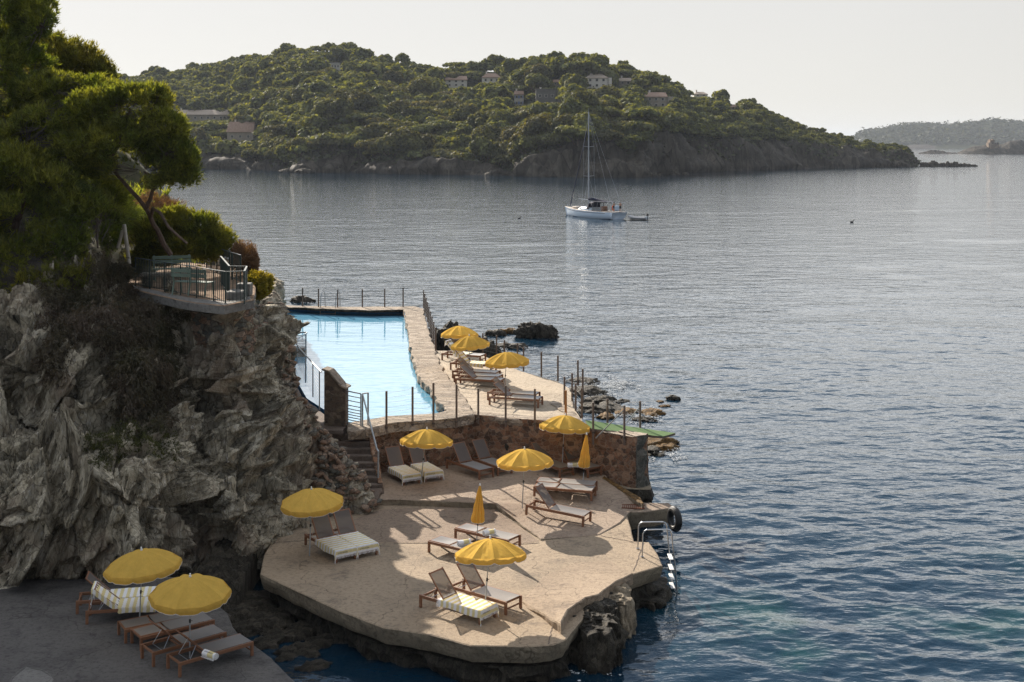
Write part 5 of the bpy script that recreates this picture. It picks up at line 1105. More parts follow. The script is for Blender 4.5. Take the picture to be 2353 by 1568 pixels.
near_pine('pine_tree', 'big leaning pine with a broad sunlit crown over the viewpoint',
  [(215, 255, 90, 50, 43.5, 1.2), (300, 250, 75, 52, 43.5, 1.2), (352, 240, 40, 45, 43.5, .8), (385, 300, 42, 50, 43.3, .9), (120, 285, 90, 42, 43.5, 1.2), (255, 330, 130, 50, 43.3, 1.5), (395, 360, 50, 45, 43.2, .9), (432, 385, 24, 46, 43, .5), (330, 395, 100, 32, 43.2, 1.2), (180, 370, 80, 36, 43.3, 1.1), (60, 330, 70, 50, 43.5, 1.1), (120, 210, 90, 40, 45, 1.1), (210, 215, 70, 36, 45, 1.0)],
  Q(392, 585, 45.2), [([q(392, 585, 45.2), q(378, 560, 45), q(352, 515, 44.5), q(336, 478, 44), q(300, 435, 43.7), q(250, 380, 43.5)], .10, .06), ([q(336, 478, 44), q(352, 440, 43.5), q(380, 400, 43.2)], .08, .04),
   ([q(346, 500, 44.3), q(352, 478, 43.6), q(368, 488, 43.2), q(385, 520, 42.9), q(410, 545, 42.7), q(430, 560, 42.6)], .065, .04)], 13, ncl=30, twigs=70)
near_pine('pine_tree', 'low spreading pine branch mass hanging over the back of the viewpoint railing',
  [(350, 540, 42, 32, 47.5, .8), (395, 510, 42, 28, 47.5, .8), (455, 520, 46, 30, 47.6, .9), (495, 553, 40, 28, 47.8, .9), (430, 560, 56, 24, 47.2, .9), (470, 577, 48, 18, 47.5, .7), (365, 575, 48, 20, 47.6, .7)],
  Q(420, 588, 48.4), [([q(420, 590, 48.4), q(425, 560, 48), q(440, 545, 47.8)], .1, .06)], 14, ncl=30, twigs=35)
near_pine('pine_tree', 'dark pine at the left clinging to the cliff top below the big leaning pine',
  [(40, 400, 90, 60, 42.5, 1.3), (120, 440, 70, 60, 42.3, 1.2), (190, 480, 60, 50, 42.2, 1.0), (235, 505, 42, 50, 42.2, .9), (50, 500, 90, 70, 42, 1.3), (150, 560, 80, 55, 41.8, 1.1), (225, 570, 50, 40, 41.8, .8), (30, 600, 90, 60, 41.6, 1.2), (-60, 480, 80, 100, 42, 1.4), (250, 450, 40, 34, 45, .8), (20, 300, 70, 60, 45, 1.2)],
  Q(30, 600, 43), [([q(30, 600, 43), q(40, 500, 42.6), q(60, 420, 42.6)], .2, .1), ([q(40, 540, 42.8), q(140, 520, 42.3), q(220, 500, 42.2)], .1, .05)], 15, ncl=30, twigs=80)
near_pine('shrub', 'dry grey-green pine scrub hanging down the cliff at the far left',
  [(40, 655, 80, 45, 40.6, .8), (130, 650, 70, 45, 40.6, .8), (-30, 620, 70, 60, 40.8, .8), (110, 700, 60, 36, 40.2, .6), (190, 640, 40, 50, 40.9, .6)],
  Q(60, 600, 41.4), [([q(60, 600, 41.4), q(70, 640, 41), q(110, 700, 40.6)], .05, .02)], 16, ncl=18, twigs=300, cat='shrub', bare=.22)
# creeper and grass on the rock: sampled from the cliff surface
def on_cliff(poly, n, rng, off=.1):
    pts = CP.reshape(-1, 2); x, y = pts[:, 0], pts[:, 1]; ins = np.zeros(len(x), bool); m = len(poly)
    for i in range(m):
        (x1, y1), (x2, y2) = poly[i], poly[(i+1) % m]; c = ((y1 > y) != (y2 > y)) & (x < (x2-x1)*(y-y1)/(y2-y1+1e-9)+x1); ins ^= c
    ins &= (CV.reshape(-1, 3)[:, 1] < 47); idx = np.nonzero(ins)[0]; idx = rng.choice(idx, n); P = CV.reshape(-1, 3)[idx]; N = CN.reshape(-1, 3)[idx]; N = np.where(N[:, 1:2] > 0, -N, N)
    return P+N*off*rng.uniform(-.3, 1.6, (n, 1))+rng.normal(0, .035, (n, 3)), N
def creeper(name, label, poly, n, seed, mat, L=.13, W=.022, k=5, off=.16, down=1.0, fz=-.15, cat='creeper'):
    rng = np.random.default_rng(seed); P, N = on_cliff(poly, n, rng, off); g = noise(P*np.array([1.2, 1.2, .5]), seed) > fz; P, N = P[g], N[g]
    P = P+N*(.22*np.clip(fbm(P*np.array([2.2, 2.2, .35]), 3, seed+3), -.3, 1.2))[:, None]
    V, Fc = blades(P, N*.55+np.array([0, 0, -down]), L, W, k, rng, .5); tag(link(name, mesh(name, V, Fc, MT[mat])), label, cat, kind='stuff')
creeper('hanging_creeper', 'brown-green creeper hanging like a curtain down the cliff left of the viewpoint', [(95, 640), (180, 560), (280, 560), (318, 640), (330, 690), (370, 720), (395, 800), (405, 900), (410, 1010), (370, 1000), (330, 960), (270, 940), (262, 820), (230, 790), (175, 780), (130, 870), (100, 830), (110, 730)], 60000, 31, 'ivy', off=.3, fz=-.5, W=.03)
creeper('hanging_creeper_fringe', 'thin brown creeper under the left end of the viewpoint slab', [(320, 690), (420, 705), (440, 730), (400, 760), (360, 740)], 2500, 32, 'ivy')
creeper('cliff_grass', 'mossy green grass patch on the rock ledge in the middle of the cliff', [(200, 1010), (300, 960), (400, 950), (415, 1020), (400, 1060), (300, 1040), (240, 1090), (205, 1060)], 9000, 33, 'grassm', L=.07, down=-.6, off=.06, cat='grass')
def bush(name, label, lobes, seed, mat, leafs, size, blade=False, cat='bush', zb=None):
    rng = np.random.default_rng(seed); Ls = lobes_px(lobes); c0 = Ls[0][0].copy(); c0[2] -= Ls[0][1][2]; t = thing(name, label, cat, tuple(c0)); P = []; D = []
    for c, r in Ls:
        d = rng.normal(0, 1, (leafs, 3)); d /= np.linalg.norm(d, axis=1, keepdims=True); P.append(c+d*r*rng.uniform(.55, 1.05, (leafs, 1))*(1+.55*noise(d*1.7+c, seed)+.25*noise(d*4+c, seed+1))[:, None]); D.append(d)
    P = np.concatenate(P)-c0; D = np.concatenate(D)
    V, Fc = blades(P, D+np.array([0, 0, .5]), size, size*.16 if blade else size*.5, 3, rng, .5); link('foliage', mesh('foliage', V, Fc, MT[mat]), t)
    s = MB()
    for i in rng.choice(len(P), 60): s.tube([(0, 0, 0), tuple(P[i]*.5+np.array([0, 0, .1])), tuple(P[i])], [.012, .008, .003], 4, False)
    s.build('stems', MT['twig'], t)
bush('succulent', 'yellow-green succulent plants spilling over the wall right of the railing', [(590, 648, 22, 20, 45, .5), (612, 655, 14, 18, 45.4, .4), (582, 640, 14, 12, 45.6, .4), (600, 668, 12, 14, 44.8, .3)], 41, 'succ', 2600, .075, cat='succulent plant')
bush('dry_bush', 'reddish dry bush growing behind the right end of the railing', [(562, 592, 26, 30, 47.5, .9), (577, 606, 17, 22, 47.2, .6), (548, 575, 12, 10, 48, .4)], 42, 'redbush', 4500, .10, True)
bush('grey_bush', 'grey twiggy bush behind the leaning pine trunk', [(345, 475, 28, 30, 52, .8), (385, 480, 30, 22, 53, .8)], 43, 'redbush', 1600, .13, True)
bush('broom_bush', 'dark green bush between the poles and the railing', [(330, 590, 36, 20, 47.5, .6), (365, 598, 40, 14, 47.5, .6), (300, 540, 30, 30, 50, .8)], 44, 'pine', 2500, .12, True)
bush('ledge_shrub', 'small sunlit shrub at the lower left of the cliff-top pines', [(110, 672, 22, 16, 39.8, .3), (140, 660, 14, 14, 39.9, .3)], 45, 'pine', 900, .11, True)
bush('maquis_bush', 'dark scrub on the slope between the pines and the old poles', [(270, 480, 40, 40, 47, 1.0), (230, 440, 60, 30, 49, 1.2), (300, 500, 24, 24, 50, .8), (255, 540, 30, 36, 46, .8)], 46, 'pine', 2600, .14, True)
bush('maquis_bush', 'dark scrub behind the corner pine at the left edge', [(10, 240, 60, 40, 50, 1.2), (60, 400, 90, 50, 47, 1.4), (-20, 330, 60, 60, 48, 1.4)], 47, 'pine', 2600, .14, True)
def hill_scrub():
    rng = np.random.default_rng(77); n = 14000; x = rng.uniform(-60, -13.6, n); y = rng.uniform(41.5, 80, n)
    i = np.clip(np.searchsorted(HX, x), 1, len(HX)-1); j = np.clip(np.searchsorted(HY, y), 1, len(HY)-1); P = np.stack([x, y, HZg[i, j]], 1); k = (noise(P*.35, 5) > -.35) & ~((x > -17.5) & (y < 53)); P = P[k]
    V, Fc = blades(P, np.tile([0, 0, 1.], (len(P), 1)), .55, .11, 7, rng, .75); tag(link('hill_scrub', mesh('hill_scrub', V, Fc, MT['pine'])), 'low green scrub covering the slope behind the cliff-top pines', 'scrub', kind='stuff')
hill_scrub()
# rocks and rubble along the top of the ridge beside the pool
for k in range(70):
    t_ = random.random(); col = CV[int(NU*(.655+.05*random.random()))]; p = col[int(NV*(.18+.8*t_))]
    if k == 0: RB = ([], [], 0)
def ridge_rubble():
    rng = np.random.default_rng(5); V0, F0 = ico(1); Vs = []; Fs = []; b = 0
    for k in range(420):
        i = int(NU*rng.uniform(.64, .73)); j = int(NV*rng.uniform(.12, .99)); p = CV[i, j]; s = rng.uniform(.06, .20)
        V = V0*(1+rng.normal(0, .12, (len(V0), 1)))*s*np.array([1.4, 1.1, .55]); M = np.array(Euler((rng.normal(0, .4), rng.normal(0, .4), rng.uniform(0, 6))).to_matrix()); Vs.append(V @ M.T+p+np.array([0, 0, .03])); Fs.append(F0+b); b += len(V0)
    tag(link('ridge_stones', mesh('ridge_stones', np.concatenate(Vs), np.concatenate(Fs), MT['rubble'])), 'loose pinkish stones mortared along the ridge beside the stairs', 'stones', kind='stuff')
ridge_rubble()
# ================================================================== FAR HEADLAND
shore = [(150, 386, 680), (300, 388, 650), (450, 388, 640), (560, 390, 620), (700, 398, 560), (800, 396, 570), (900, 400, 540), (1000, 401, 535), (1100, 403, 520), (1180, 404, 514), (1230, 407, 500), (1340, 408, 495), (1480, 407, 500), (1500, 400, 540), (1580, 396, 575), (1700, 392, 610), (1800, 389, 640), (1900, 387, 665), (2000, 385, 690), (2060, 384, 700), (2105, 384, 705)]
cltop = [(150, 360), (450, 366), (560, 372), (680, 380), (740, 350), (800, 340), (850, 352), (900, 372), (1000, 376), (1100, 384), (1180, 382), (1240, 352), (1340, 345), (1440, 352), (1470, 320), (1500, 305), (1560, 312), (1620, 326), (1700, 322), (1760, 326), (1850, 338), (1950, 350), (2040, 357), (2085, 357), (2105, 378)]
ridgeL = [(150, 200), (280, 190), (330, 178), (420, 172), (500, 160), (560, 145), (620, 136), (700, 122), (780, 122), (850, 142), (900, 158), (950, 168), (1050, 164), (1100, 163), (1200, 158), (1300, 152), (1360, 152), (1430, 163), (1500, 188), (1560, 215), (1620, 226), (1700, 242), (1750, 252), (1800, 274), (1850, 295), (1900, 308), (1950, 322), (2000, 333), (2060, 347), (2090, 352), (2105, 380)]
I = lambda L, x, k: np.interp(x, [p[0] for p in L], [p[k] for p in L])
ridgeL = [(x_, y_+10 if x_ < 2050 else y_) for x_, y_ in ridgeL]
nx, nvv = 520, 130; xs = np.linspace(150, 2105, nx); FV = np.zeros((nx, nvv+18, 3))
ys_ = I(shore, xs, 1); Ysh = F*CAMZ/(ys_-HZ); yc = I(cltop, xs, 1); yr = I(ridgeL, xs, 1)
for j in range(nvv):
    if j < 28: t = j/27; y = ys_+(yc-ys_)*t; D = Ysh*(1+.035*t); 
    else: t = (j-28)/(nvv-29); y = yc+(yr-yc)*t; D = Ysh*(1.035+.50*t**1.1*np.clip((yc-yr)/150, .12, 1))
    FV[:, j] = np.stack([(xs-CX)*D/F, D, CAMZ-(y-HZ)*D/F], 1)
FV[:, 0, 2] = -2
for j in range(18):
    p = FV[:, nvv-1].copy(); q_ = (j+1)/18; p[:, 1] += q_*260; p[:, 0] *= p[:, 1]/FV[:, nvv-1, 1]; p[:, 2] = FV[:, nvv-1, 2]*(1-q_)-2*q_; FV[:, nvv+j] = p
FN = grid_normals(FV); FN = np.where(FN[..., 1:2] > 0, -FN, FN)
amp = np.ones(nvv+18); amp[28:] = .25; amp[0] = .3
d_ = (2.8*ridge(rotv(FV, 0, R(10))*np.array([.06, .06, .018]), 4, 61, .55)+2.2*fbm(FV*.035, 4, 62))*amp
FV = FV+FN*d_[..., None]; FV[:, 0, 2] = -2
me = mesh('headland', FV.reshape(-1, 3), gridfaces(nx, nvv+18), [MT['farcliff'], MT['farearth']], False)
mi = np.zeros((nx-1, nvv+17), np.int32); mi[:, 27:] = 1; me.polygons.foreach_set('material_index', mi.ravel()); tag(link('headland', me), kind='structure')
def on_hill(x, y):                                       # surface point seen at a photo pixel
    i = int(np.clip(round((x-150)/(2105-150)*(nx-1)), 0, nx-1)); c = proj(FV[i, :nvv])[:, 1]; j = int(np.argmin(np.abs(c-y)[20:]))+20; return FV[i, j], (i, j)
# houses ------------------------------------------------------------
HOUSE_RECTS = []
def house(label, x0, x1, ytop, ybot, wallm, roofm, kind='gable', depth=.7, rz=0, wins=3, storeys=1, shutter=False, chim=1, wing=0, dy=4, ridge_h=.28, name='house'):
    p, ij = on_hill((x0+x1)/2, ybot+dy); D = float(p[1]); m = D/F; W = (x1-x0)*m; Hh = (ybot-ytop)*m; c = Q((x0+x1)/2, ybot, D-1.5)
    HOUSE_RECTS.append((x0+2, x1-2, ytop-2, ybot-(ybot-ytop)*.12, D)); t = thing(name, label, 'house', tuple(c), rz, None); dp = W*depth; rh = Hh*ridge_h if roofm else 0; wh = Hh-rh; base = 6.0
    MB().box((0, dp/2, (wh-base)/2), (W*.94, dp, wh+base), ch=.05).build('wall', MT[wallm], t)
    if kind == 'gable':
        V = [(-W*.5, -.6, wh-.1), (W*.5, -.6, wh-.1), (W*.5, dp+.6, wh-.1), (-W*.5, dp+.6, wh-.1), (-W*.46, dp/2, Hh), (W*.46, dp/2, Hh)]; V += [(v[0], v[1], v[2]-.3) for v in V[:4]]
        MB().add(V, [(0, 1, 5, 4), (2, 3, 4, 5), (1, 2, 5), (3, 0, 4), (6, 7, 1, 0), (7, 8, 2, 1), (8, 9, 3, 2), (9, 6, 0, 3), (9, 8, 7, 6)]).build('roof', MT[roofm], t)
    elif kind == 'hip':
        V = [(-W*.5, -.6, wh-.1), (W*.5, -.6, wh-.1), (W*.5, dp+.6, wh-.1), (-W*.5, dp+.6, wh-.1), (-W*.22, dp/2, Hh), (W*.22, dp/2, Hh)]; V += [(v[0], v[1], v[2]-.3) for v in V[:4]]
        MB().add(V, [(0, 1, 5, 4), (2, 3, 4, 5), (1, 2, 5), (3, 0, 4), (6, 7, 1, 0), (7, 8, 2, 1), (8, 9, 3, 2), (9, 6, 0, 3), (9, 8, 7, 6)]).build('roof', MT[roofm], t)
    else: MB().box((0, dp/2, wh+.15), (W*1.0, dp+.8, .35), ch=.05).build('roof', MT[roofm or wallm], t)
    sh = wh/storeys
    for s in range(storeys):
        for k in range(wins):
            wx_ = (-.5+(k+.5)/wins)*W*.86; wz = sh*(s+.52); ww, hh = min(1.5, W*.8/wins*.5), min(1.5, sh*.55)
            w_ = MB().box((wx_, -.04, wz), (ww, .12, hh)).build('window', MT['hwhite'], t); MB().box((wx_, -.09, wz), (ww*.82, .08, hh*.85)).build('pane', MT['glassd'], w_)
            if shutter:
                for q_ in (-1, 1): MB().box((wx_+q_*ww*.85, -.06, wz), (ww*.42, .1, hh)).build('shutter', MT['shut'], t)
    for k in range(chim): MB().box((-W*.25+k*W*.3, dp*.6, Hh+.1), (.8, .8, 1.9), ch=.05).box((-W*.25+k*W*.3, dp*.6, Hh+1.1), (1.05, 1.05, .2)).build('chimney', MT['hwhite'], t)
    if wing: MB().box((W*.5+W*wing/2, dp*.45, wh*.35), (W*wing, dp*.8, wh*.75+3), ch=.05).build('wing', MT[wallm], t)
    return t
house('long low white building with a pale tiled roof, left of the bay', 371, 526, 252, 279, 'hcream', 'tile2', 'gable', .28, wins=9, chim=2, ridge_h=.42, dy=6)
house('cream house with a red roof near the shore at the left', 520, 584, 280, 326, 'hcream', 'tile', 'gable', .6, wins=3, chim=1, ridge_h=.5, dy=6)
house('flat-roofed white house near the top of the hill', 752, 782, 146, 160, 'hwhite', None, 'flat', .6, wins=4, chim=0)
house('white two-part house with a brown roof high on the hill, centre', 1022, 1074, 174, 200, 'hwhite', 'tile', 'gable', .6, wins=3, storeys=2, chim=2, ridge_h=.35)
house('white house with orange tiled roofs behind a tall pine', 1106, 1152, 168, 192, 'hwhite', 'tile', 'hip', .7, wins=3, chim=1, ridge_h=.4)
house('narrow white house with blue shutters and a red roof', 1181, 1204, 209, 244, 'hwhite', 'tile', 'gable', .8, wins=2, storeys=2, shutter=True, ridge_h=.22)
house('grey modern flat-roofed house beside the one with blue shutters', 1230, 1280, 206, 236, 'hgrey', None, 'flat', .6, wins=3, chim=1, wing=.2)
house('small orange-roofed house half hidden in pines below the ridge', 1270, 1292, 183, 197, 'hcream', 'tile', 'gable', .7, wins=2, chim=0, ridge_h=.4)
house('large pale house with balcony and low roof near the skyline', 1345, 1398, 169, 203, 'hwhite', 'tile2', 'hip', .6, wins=3, storeys=2, chim=1, wing=.15)
house('small grey-roofed house right of the large pale house', 1422, 1452, 179, 196, 'hcream', 'tile2', 'gable', .6, wins=2, chim=1, ridge_h=.4)
house('stepped villa with two low tiled roofs above the hedges', 1482, 1534, 212, 248, 'hcream', 'tile', 'gable', .7, wins=3, storeys=2, chim=1, wing=.3)
house('pale villa on the skyline at the right end of the ridge', 1594, 1627, 211, 222, 'hwhite', 'tile2', 'hip', .7, wins=2, chim=1, dy=0, ridge_h=.5)
house('small orange roof low in the trees at the right of the hill', 1676, 1694, 240, 252, 'hwhite', 'tile', 'gable', .8, wins=1, chim=0, dy=0, ridge_h=.5)
# trees -------------------------------------------------------------
def crown_arrays(seed, Rr, Hh, n, leaf, nl=11):
    rng = np.random.default_rng(seed); P = []; N = []
    for k in range(nl):
        a = rng.uniform(0, 6.28); q = Rr*.72*math.sqrt(rng.uniform(0, 1)); c = np.array([math.cos(a)*q, math.sin(a)*q, Hh*(.30+.42*(1-(q/Rr)**2))*rng.uniform(.75, 1.15)]); r = np.array([Rr*.42, Rr*.42, Hh*.34])*rng.uniform(.7, 1.15)
        m = n//nl; d = rng.normal(0, 1, (m, 3)); d[:, 2] = np.abs(d[:, 2])*1.0-.25; d /= np.linalg.norm(d, axis=1, keepdims=True)
        P.append(c+d*r*rng.uniform(.78, 1.06, (m, 1))); N.append(d*.8+np.array([0, 0, .35]))
    return quads(np.concatenate(P), np.concatenate(N), leaf, rng, .45, .8)
VAR = []
for k in range(7):
    Rr = [4.6, 5.4, 3.6, 4.2, 5.0, 3.2, 4.4][k]; Hh = [2.6, 2.4, 4.2, 5.8, 2.8, 5.2, 2.7][k]
    V, Fc = crown_arrays(200+k, Rr, Hh, 3000, .56, 13); cm = mesh('crown', V, Fc, MT['pine2']); rng_ = random.Random(k); tb = MB(); h = 5.0; x1, y1 = rng_.uniform(-.8, .8), rng_.uniform(-.8, .8)
    tb.tube([(0, 0, -h-3), (x1*.4, y1*.4, -h*.5), (x1, y1, 0)], [.32, .25, .18], 6)
    for q_ in range(6):
        a = q_*1.05+rng_.random(); tb.tube([(x1*.6, y1*.6, -h*.3), (math.cos(a)*Rr*.3, math.sin(a)*Rr*.3, Hh*.1), (math.cos(a)*Rr*.65, math.sin(a)*Rr*.65, Hh*.4)], [.14, .1, .05], 4, False)
    VAR.append((cm, tb.me('trunk', MT['bark']), Rr, Hh))
def blocked(P, Rr, Hh):
    c = proj(P); s = F/P[1]
    for (x0, x1, y0, y1, D) in HOUSE_RECTS:
        if P[1] < D+8 and c[0]+Rr*s*.8 > x0 and c[0]-Rr*s*.8 < x1 and c[1]-(Hh+.5)*s < y1 and c[1]+2*s > y0: return True
    return False
cand = []; tries = 0; rt = random.Random(5); cells = {}
while len(cand) < 3600 and tries < 90000:
    tries += 1; i = rt.randint(0, nx-1); j = 27+int((nvv-28)*rt.random()**.85); P = FV[i, j]
    k = rt.randrange(7); s = 1.75*rt.uniform(.62, 1.3)*(.82 if P[0] > 160 else 1.0)*(.72 if xs[i] > 1750 else 1); s *= float(np.interp(xs[i], [1350, 1600, 2100], [1, .62, .5]))*(.75 if j > nvv-14 else 1); Rr, Hh = VAR[k][2]*s, VAR[k][3]*s
    cs = 5.2 if xs[i] < 1450 else 3.6; key = (int(P[0]//cs), int(P[1]//cs), cs)
    if key in cells: continue
    if xs[i] > 2085: continue
    if j > nvv-4 and rt.random() < .4: continue
    lift = rt.uniform(.5, 3.6)*s if j > 40 else rt.uniform(-.5, 1.5)
    T = P+np.array([0, 0, lift]);
    if blocked(T, Rr, Hh): continue
    cells[key] = 1; cand.append((P[1], tuple(T), k, s, rt.uniform(0, 6.28)))
cand.sort(key=lambda c: c[0]*random.uniform(.85, 1.15)/c[3]); 
gl = 'pine trees covering the headland across the bay'; tlab = 'round-topped green pine in the wood covering the headland across the bay'
T0 = {}
for n_, (d, T, k, s, a) in enumerate(cand[:285]):
    if k not in T0:
        o = thing('pine_tree', tlab, 'pine tree', T, a, gl); link('crown', VAR[k][0], o); link('trunk', VAR[k][1], o); T0[k] = o; o.scale = (s, s, s)
    else: dup(T0[k], T, (0, 0, a), (s, s, s*random.uniform(.85, 1.1)))
Vs = []; Fs = []; b = 0; LOW = []
for k in range(7):
    LOW.append(crown_arrays(300+k, VAR[k][2], VAR[k][3], 520, 1.1, 11))
for (d, T, k, s, a) in cand[285:]:
    V, Fc = LOW[k]; c, sn = math.cos(a), math.sin(a); W_ = V*s; W_ = np.stack([W_[:, 0]*c-W_[:, 1]*sn, W_[:, 0]*sn+W_[:, 1]*c, W_[:, 2]], 1)+np.array(T); Vs.append(W_); Fs.append(Fc+b); b += len(V)
tag(link('pine_wood', mesh('pine_wood', np.concatenate(Vs), np.concatenate(Fs), MT['pine2'])), 'unbroken pine wood over the upper slopes of the headland', 'wood', kind='stuff')
rng = np.random.default_rng(9); ii = rng.integers(0, nx, 26000); jj = 10+(rng.random(26000)**1.2*(nvv-10)).astype(int); PP = FV[ii, jj]+rng.normal(0, .6, (26000, 3)); PP[:, 2] += .5
low_ = (fbm(PP*.03, 3, 5) > np.interp(jj, [10, 28, 34], [.35, -.35, -9])); PP = PP[low_]
V, Fc = quads(PP, np.tile([0, -.3, .8], (len(PP), 1)), 1.3, rng, .6); tag(link('scrub', mesh('scrub', V, Fc, MT['under'])), 'low maquis scrub on the slopes and cliff tops of the headland', 'scrub', kind='stuff')
def farrock(n, x, y, w_, h_, D, seed, label, mat='darkrock', group=None, dep=.6, cat='rock', name='shore_rock', sub=ICO4):
    c = Q(x, y, D); c.z = 0; m = D/F; return rock(name, label, c, (w_*m/2, w_*m*dep/2, h_*m), seed, MT[mat], .45, (1.5, 1.5, .5), group=group, sub=sub, cat=cat)
for k, (x, w_, h_) in enumerate([(2124, 18, 8), (2143, 24, 10), (2165, 16, 7), (2180, 16, 9), (2195, 14, 9), (2205, 12, 6), (2218, 22, 6), (2238, 14, 4)]):
    farrock(0, x, 383, w_, h_, 705, 130+k, 'low dark rock in the chain trailing off the tip of the headland', group='rocks trailing off the headland tip')
for k, (x, y, w_, h_, D) in enumerate([(1550, 401, 22, 10, 520), (1575, 401, 14, 5, 520), (1495, 405, 26, 8, 495), (1515, 404, 14, 5, 500), (1250, 408, 50, 30, 497), (1300, 408, 40, 16, 495), (700, 399, 40, 8, 548), (660, 398, 30, 8, 560), (780, 398, 22, 14, 560), (855, 399, 16, 10, 555), (1915, 386, 28, 14, 660), (1955, 385, 20, 8, 670), (2010, 385, 30, 9, 680), (2060, 385, 40, 10, 690)]):
    farrock(0, x, y, w_, h_, D, 150+k, 'dark rock at the waterline along the foot of the far cliffs', mat='farcliff', group='rocks along the foot of the far cliffs')
# distant hills and the fort island ----------------------------------
def ridge_land(name, prof, y0, D, dep, mat, seed, kind='structure', nz=.5, res=300):
    x = np.linspace(prof[0][0], prof[-1][0], res); yt = np.interp(x, [p[0] for p in prof], [p[1] for p in prof]); n = 40; P = np.zeros((res, n, 3))
    for j in range(n):
        t = j/(n-1); h = math.sin(min(1, t*1.6)*math.pi/2) if t < .62 else math.cos((t-.62)/.38*math.pi/2); DD = D+dep*t
        z = (CAMZ-(yt-HZ)*(D+dep*.5)/F+1)*h-1; P[:, j] = np.stack([(x-CX)*DD/F, np.full(res, DD), z], 1)
    P[..., 2] += fbm(P*np.array([1, 1, 1])*(8/dep), 5, seed)*nz*np.sin(np.linspace(0, math.pi, n))[None]; P[:, 0, 2] = -2; P[:, -1, 2] = -2
    return tag(link(name, mesh(name, P.reshape(-1, 3), gridfaces(res, n), MT[mat])), kind=kind), P
_, DP = ridge_land('distant_hills', [(1930, 334), (1985, 306), (2030, 300), (2080, 291), (2130, 289), (2190, 290), (2250, 284), (2290, 279), (2340, 282), (2380, 290), (2450, 280), (2700, 300)], 335, 3300, 700, 'farearth', 71, nz=6)
rng = np.random.default_rng(8); m_ = 16000; PP = DP[rng.integers(0, 300, m_), rng.integers(3, 28, m_)]+rng.normal(0, 4, (m_, 3)); V, Fc = quads(PP+np.array([0, 0, 3.]), np.tile([0, -.2, .9], (m_, 1)), 9, rng, .35, .6); tag(link('distant_wood', mesh('distant_wood', V, Fc, MT['under'])), 'hazy wooded cover of the distant hills', 'wood', kind='stuff')
_, IP = ridge_land('fort_island', [(2195, 353), (2215, 345), (2240, 337), (2268, 333), (2300, 332), (2320, 324), (2345, 321), (2365, 335), (2390, 352)], 353, 1560, 60, 'farcliff', 72, nz=.8)
ridge_land('low_skerry', [(2110, 353), (2125, 349), (2140, 346), (2160, 347), (2180, 351), (2200, 352), (2215, 354)], 353, 1570, 30, 'farcliff', 73, nz=.8)
ridge_land('distant_shore_rocks', [(2080, 336), (2100, 333.5), (2130, 333), (2150, 336)], 339, 3200, 120, 'farcliff', 74, nz=1)
ft = thing('island_fort', 'small ruined stone fort on the island at the right edge', 'fort', tuple(Q(2281, 337, 1580))); s = 1580/F
MB().box((0, 0, -1), (24*s, 8, 12)).box((-5*s, -2, 1), (10*s, 9, 14)).box((-8*s, -2, 8.6), (2*s, 5, 1.4)).box((-2*s, -2, 8.6), (2*s, 5, 1.4)).build('wall', MT['fort'], ft)
for k in range(3): MB().box((-4*s+k*5*s, -6.6, 4), (1.2*s, .6, 2)).build('window', MT['glassd'], ft)
rt_ = thing('ruined_tower', 'tiny square ruin on the slope at the right end of the headland', 'ruin', tuple(on_hill(1876, 290)[0])); MB().box((0, 0, 1), (2.4, 2.4, 5)).box((1.6, 0, 0), (1.5, 2, 3)).build('wall', MT['fort'], rt_)
